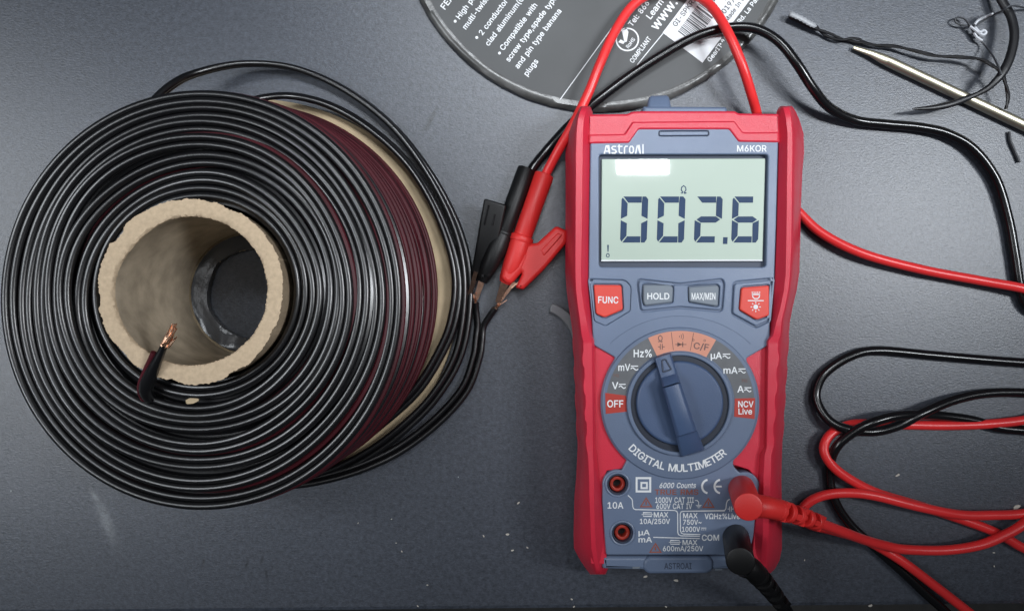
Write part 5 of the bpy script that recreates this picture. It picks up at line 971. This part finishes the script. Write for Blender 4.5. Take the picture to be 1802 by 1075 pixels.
blk_cable = [(1372, 1052, .0290), (1384, 1070, .0230), (1400, 1095, .012), (1430, 1125, .003), (1520, 1160, g), (1640, 1140, g), (1690, 1110, g), (1663, 1075, g), (1630, 1045, g), (1592, 1009, g), (1539, 962, g), (1496, 922, .0021), (1468, 878, .0025), (1459, 828, .0025), (1471, 788, .0070),
             (1502, 760, .0085), (1544, 740, .0092), (1592, 730, .0075), (1649, 731, .0035), (1711, 739, g), (1755, 752, g), (1802, 757, g), (1860, 760, g), (1900, 730, g), (1870, 700, g), (1802, 691, .0022), (1735, 692, .003), (1678, 704, .0045), (1625, 726, .0065),
             (1582, 748, .0062), (1539, 759, .0060), (1496, 756, .0068), (1462, 742, .0055), (1441, 715, .0035), (1436, 688, .0024), (1452, 656, g), (1496, 627, g), (1544, 617, g), (1640, 625, g), (1720, 632, g), (1802, 638, g),
             (1870, 640, g), (1890, 600, g), (1850, 565, g), (1808, 540, .0022), (1794, 500, .0022), (1786, 450, .0022), (1774, 385, .0022), (1752, 315, .0026), (1712, 262, .003), (1665, 235, .003), (1615, 224, .003), (1560, 219, .003), (1505, 212, .0035), (1460, 190, .007), (1430, 155, .011), (1402, 112, .013),
             (1375, 78, .0125), (1345, 57, .0110), (1310, 48, .0095), (1262, 53, .0082), (1205, 74, .0075), (1120, 126, .0072), (1050, 178, .0068), (1005, 218, .005), (968, 258, .0038), (940, 292, .0048), (930, 310, .005)]
blk = lead('black test lead with its plug in the COM socket and its clip on the wire', P(1295, 945, 0), M_lead_k, M_clip_k, (1295, 945, .0325), (1303, 988, .0550), .0047,
           [(1310, 994, .0500), (1322, 1000, .0490), (1336, 1014, .0450), (1350, 1030, .0395), (1366, 1050, .033), (1380, 1068, .0255)], blk_cable)

def jaw(bm, a, b, w0, w1, h, teeth, side, upv=Vector((0, 0, 1))):
    """sheet metal jaw with teeth along one edge"""
    a, b = Vector(a), Vector(b); box(bm, a, b, w0, h, w2=w1)
    d = (b - a); L = d.length; d.normalize(); s = d.cross(upv).normalized() * side
    for k in range(teeth):
        c = a + d * L * (.35 + .65 * (k + .5) / teeth); w = w0 + (w1 - w0) * (.35 + .65 * k / teeth)
        q = L * .65 / teeth * .5
        v = [bm.verts.new(c + s * (w / 2) - d * q), bm.verts.new(c + s * (w / 2) + d * q), bm.verts.new(c + s * (w / 2 + .0006))]
        v2 = [bm.verts.new(x.co + upv * h / 2) for x in v]
        bm.faces.new(v[::-1]); bm.faces.new(v2)
        for i in range(3): bm.faces.new((v[i], v[(i + 1) % 3], v2[(i + 1) % 3], v2[i]))
# red clip
bm = bmesh.new()
rod(bm, P(958, 307, .0058), P(918, 420, .0062), .0039, .0037, 28, .0005)
sl_ = obj('clip_sleeve', bm, M_clip_r, red)
bm = bmesh.new(); rod(bm, P(919.5, 415, .0064), P(915.5, 427, .0064), .0047, .0048, 28, .0007); obj('collar', bm, M_clip_r, sl_)
bm = bmesh.new()
tube(bm, [P(917, 424, .0068), P(912, 440, .0070), P(902, 466, .0068), P(892, 490, .0060), P(889, 497, .0056)], [.0043, .0042, .0038, .0030, .0024], 24, flat=.95)
into(bm, plate_mesh([rnd([(897, 426), (890, 455), (880, 488), (889, 499), (900, 500), (921, 476), (932, 450), (934, 428)], 5)], .0022, .0094, .0018))
boot = obj('clip_boot', bm, M_clip_r, red)
bm = bmesh.new()
into(bm, plate_mesh([rnd([(906, 432, 2), (946, 427, 2), (979, 397, 5), (999, 406, 5), (998, 426, 5), (958, 474), (921, 510, 4), (907, 506, 4), (919, 481, 2), (904, 470, 2)], 4)], .0018, .0092, .0014))
lev = obj('clip_lever', bm, M_clip_r, red)
bm = bmesh.new(); into(bm, plate_mesh([rnd([(952, 440), (981, 410), (991, 413), (957, 451)], 3)], .0086, .0096, .0006)); obj('thumb_pad', bm, M_clip_r, lev)
bm = bmesh.new(); jaw(bm, P(891, 492, .0058), P(875, 531, .0040), .0036, .0014, .0026, 5, -1); obj('clip_jaw', bm, M_bronze, red)
bm = bmesh.new(); jaw(bm, P(906, 496, .0046), P(877, 535, .0034), .0014, .0010, .0030, 0, 1)
box(bm, P(912, 497, .0050), P(900, 507, .0050), .0004, .0020); box(bm, P(892, 528, .0042), P(874, 540, .0038), .0004, .0018)
obj('clip_jaw', bm, M_bronze, red)
# black clip
bm = bmesh.new(); rod(bm, P(927, 297, .0054), P(885, 410, .0066), .0036, .0035, 28, .0005); sl_ = obj('clip_sleeve', bm, M_clip_k, blk)
bm = bmesh.new(); rod(bm, P(886.5, 407, .0066), P(884, 414, .0066), .0038, .0038, 28, .0004); obj('collar', bm, M_clip_k, sl_)
bm = bmesh.new(); tube(bm, [P(884, 413, .0066), P(874, 436, .0070), P(860, 468, .0066), P(848, 495, .0055)], [.0037, .0042, .0036, .0022], 24)
into(bm, plate_mesh([rnd([(872, 425), (893, 425), (886, 452), (862, 490), (842, 492), (850, 460)], 5)], .0022, .0088, .0016))
obj('clip_boot', bm, M_clip_k, blk)
bm = bmesh.new()
pr_ = [(852, 349, .0135), (891, 361, .0135), (874, 440, .0092), (850, 490, .0068), (829, 482, .0068)]
va = [bm.verts.new(P(*p)) for p in pr_]; vb = [bm.verts.new(P(p[0], p[1], p[2] - .0042)) for p in pr_]
bm.faces.new(va); bm.faces.new(vb[::-1])
for i in range(5): bm.faces.new((va[i], va[(i + 1) % 5], vb[(i + 1) % 5], vb[i]))
bevel(bm, .0009, 3)
lev = obj('clip_lever', bm, M_clip_k, blk)
bm = bmesh.new()
for (a, b) in (((860, 361, .0134), (852, 396, .0117)), ((871, 377, .0126), (867, 396, .0118))): tube(bm, [P(*a), P(*b)], .0003, 8)
obj('lever_rib', bm, M_lead_k, lev)
bm = bmesh.new(); jaw(bm, P(838, 478, .0066), P(826, 518, .0042), .0016, .0012, .0024, 7, -1); box(bm, P(825, 516, .0042), P(839, 525, .0040), .0012, .0016); obj('clip_jaw', bm, M_bronze, blk)
bm = bmesh.new(); box(bm, P(852, 482, .0052), P(838, 526, .0040), .0026, .0022, w2=.0018); obj('clip_jaw', bm, M_bronze, blk)

# ------------------------------------------------------------------ odds and ends at the upper right
bm = bmesh.new()
a, b = P(1560, 107, .0024), P(2050, 338, .0024); d = (b - a).normalized()
tube(bm, [a, a + d * .001, b], [.0019, .00205, .0021], 24)
tip = P(1502, 84, .0018); s = d.cross(Vector((0, 0, 1)))
secs = [(a + d * .0008, .00195, .0019), (a - d * .0015, .0020, .0015), (a - d * .0065, .0014, .0008), (tip, .0008, .00045)]
prev = None
for (c, w, h) in secs:
    ring = [bm.verts.new(c + s * (w * math.cos(2 * PI * k / 16)) + Vector((0, 0, 1)) * (h * math.sin(2 * PI * k / 16))) for k in range(16)]
    if prev:
        for k in range(16): bm.faces.new((prev[k], prev[(k + 1) % 16], ring[(k + 1) % 16], ring[k]))
    prev = ring
bm.faces.new(prev)
tag(obj('metal_rod', bm, M_steel), 'long pale metal rod with a flattened tapered tip lying across the table', 'metal rod')

t = empty('twist_tie', P(1460, 70, 0), 'thin black twisted tie with a silvery flat end beside the metal rod tip', 'twist tie')
bm = bmesh.new()
ps = spline([P(*p) for p in ((1432, 46, .003), (1450, 58, .0025), (1478, 69, .002), (1505, 71, .002), (1540, 80, .0022), (1575, 82, .003), (1610, 90, .004), (1650, 99, .0045), (1690, 101, .005), (1725, 105, .006), (1748, 117, .007), (1763, 130, .0075), (1770, 150, .007), (1774, 172, .0065), (1770, 192, .006))], 12)
for ph in (0, PI):
    q = []
    for i, p in enumerate(ps):
        dd = (ps[min(len(ps) - 1, i + 1)] - ps[max(0, i - 1)]).normalized(); s = dd.cross(Vector((0, 0, 1))).normalized(); u = s.cross(dd)
        an = i * .16 + ph; rr_ = .00060 if i < 40 else .00022
        q.append(p + s * rr_ * math.cos(an) + u * rr_ * math.sin(an))
    tube(bm, q, .00054, 8)
obj('twisted_wire', bm, M_tie, t)
bm = bmesh.new(); tube(bm, spline([P(*p) for p in ((1390, 24, .0042), (1397, 27, .0046), (1412, 34, .0043), (1426, 42, .0040), (1437, 47, .0034))], 6), [.0006, .0010] + [.00105 + .0002 * math.sin(i * 2.3) for i in range(20)] + [.0010, .0007, .0004], 10, flat=.35); obj('silvery_end', bm, M_tape, t)
bm = bmesh.new(); tube(bm, spline([P(*p) for p in ((1388, 27, .0026), (1412, 38, .0026), (1440, 52, .0024))], 6), [.0008] + [.0013] * 11 + [.0008], 10, flat=.6); obj('dark_end', bm, M_tie, t)

bm = bmesh.new()
tube(bm, spline([P(*p) for p in ((1745, -40, .004), (1762, 0, .005), (1779, 30, .0065), (1785, 62, .008), (1779, 96, .009), (1768, 122, .0095), (1755, 140, .0095), (1735, 158, .0085), (1705, 172, .0072), (1672, 184, .006), (1640, 190, .006), (1606, 192, .007))], 12),
     [.0018] * 60 + [.0018 - .0009 * i / 30 for i in range(30)] + [.0009 + .0004 * math.sin(PI * i / 42) - .0006 * (i / 42) ** 4 for i in range(43)], 12, flat=.7)
tag(obj('black_cord', bm, M_tie), 'black flat cord with a tapered end bending over the metal rod', 'cord')

t = empty('thread', P(1720, 60, 0), 'thin dark thread with a small loop and a frayed white tangle in the corner', 'thread')
bm = bmesh.new()
tube(bm, spline([P(*p) for p in ((1830, 18, .001), (1802, 14, .003), (1779, 11, .0125), (1762, 20, .011), (1748, 27, .006), (1730, 37, .003), (1713, 46, .002), (1703, 46, .0022), (1690, 44, .0024), (1682, 40, .0024), (1681, 34, .0024), (1688, 31, .0022), (1697, 34, .0022), (1705, 43, .0028), (1712, 55, .002),
     (1722, 68, .002), (1735, 82, .0025), (1748, 100, .008), (1757, 118, .0112), (1762, 132, .0118))], 10), .00038, 6)
tube(bm, spline([P(*p) for p in ((1776, 232, .001), (1778, 248, .001), (1785, 265, .001), (1794, 286, .001))], 8), .00062, 6)
obj('dark_strand', bm, M_thread, t)
bm = bmesh.new()
for pl in (((1715, 44, .003), (1722, 36, .003), (1735, 30, .003), (1747, 25, .006)), ((1707, 47, .003), (1714, 52, .0034), (1722, 58, .0034), (1730, 62, .003), (1735, 58, .003), (1731, 54, .0032), (1724, 57, .0036), (1716, 49, .003)),
           ((1714, 58, .0026), (1719, 66, .0026), (1728, 72, .0026))):
    tube(bm, spline([P(*p) for p in pl], 8), .00055, 6)
obj('white_tangle', bm, M_threadw, t)

# curved plastic scrap beside the meter
arc = [(967.5, 549), (976, 553), (986, 560), (996, 571), (1004, 584), (1010, 600), (1013, 612)]
arc2 = [(1030, 610), (1024, 590), (1012, 562), (1000, 549), (987, 540), (972, 533.5), (968, 539)]
bm = bmesh.new(); into(bm, plate_mesh([arc + arc2], .0004, .0026, .0005))
tag(obj('plastic_scrap', bm, M_scrap), 'curved grey strip of plastic poking out from under the left side of the meter', 'plastic scrap')

# pale flecks of debris on the table
fl_spots = [(851, 943, 5), (893, 940, 7), (902, 968, 6), (928, 963, 5), (1006, 1054, 5), (1010, 1067, 5), (1172, 1067, 5), (1136, 1014, 8), (1190, 1021, 9), (912, 885, 6), (697, 955, 3), (1580, 836, 9), (1790, 892, 14), (1749, 972, 5), (1750, 996, 4), (1416, 985, 4), (752, 1029, 4), (735, 1066, 4), (1532, 1065, 8), (707, 970, 4), (689, 913, 3), (630, 920, 3)]
for (x, y, s_) in fl_spots:
    rr = random.Random(int(x * 7 + y)); a = rr.uniform(0, PI)
    if s_ >= 8: a = rr.uniform(-.5, .3)
    q = []
    for k in range(7):
        th = 2 * PI * k / 7; u = s_ * .5 * math.cos(th) * rr.uniform(.8, 1.15); w = s_ * .22 * math.sin(th) * rr.uniform(.7, 1.4)
        q.append((x + u * math.cos(a) - w * math.sin(a), y + u * math.sin(a) + w * math.cos(a)))
    bm = bmesh.new(); into(bm, plate_mesh([q], .00002, .00030, .00006))
    tag(obj('debris_fleck', bm, M_fleck), 'tiny pale fleck of debris lying on the dark table top', 'fleck', 'pale flecks scattered on the table')
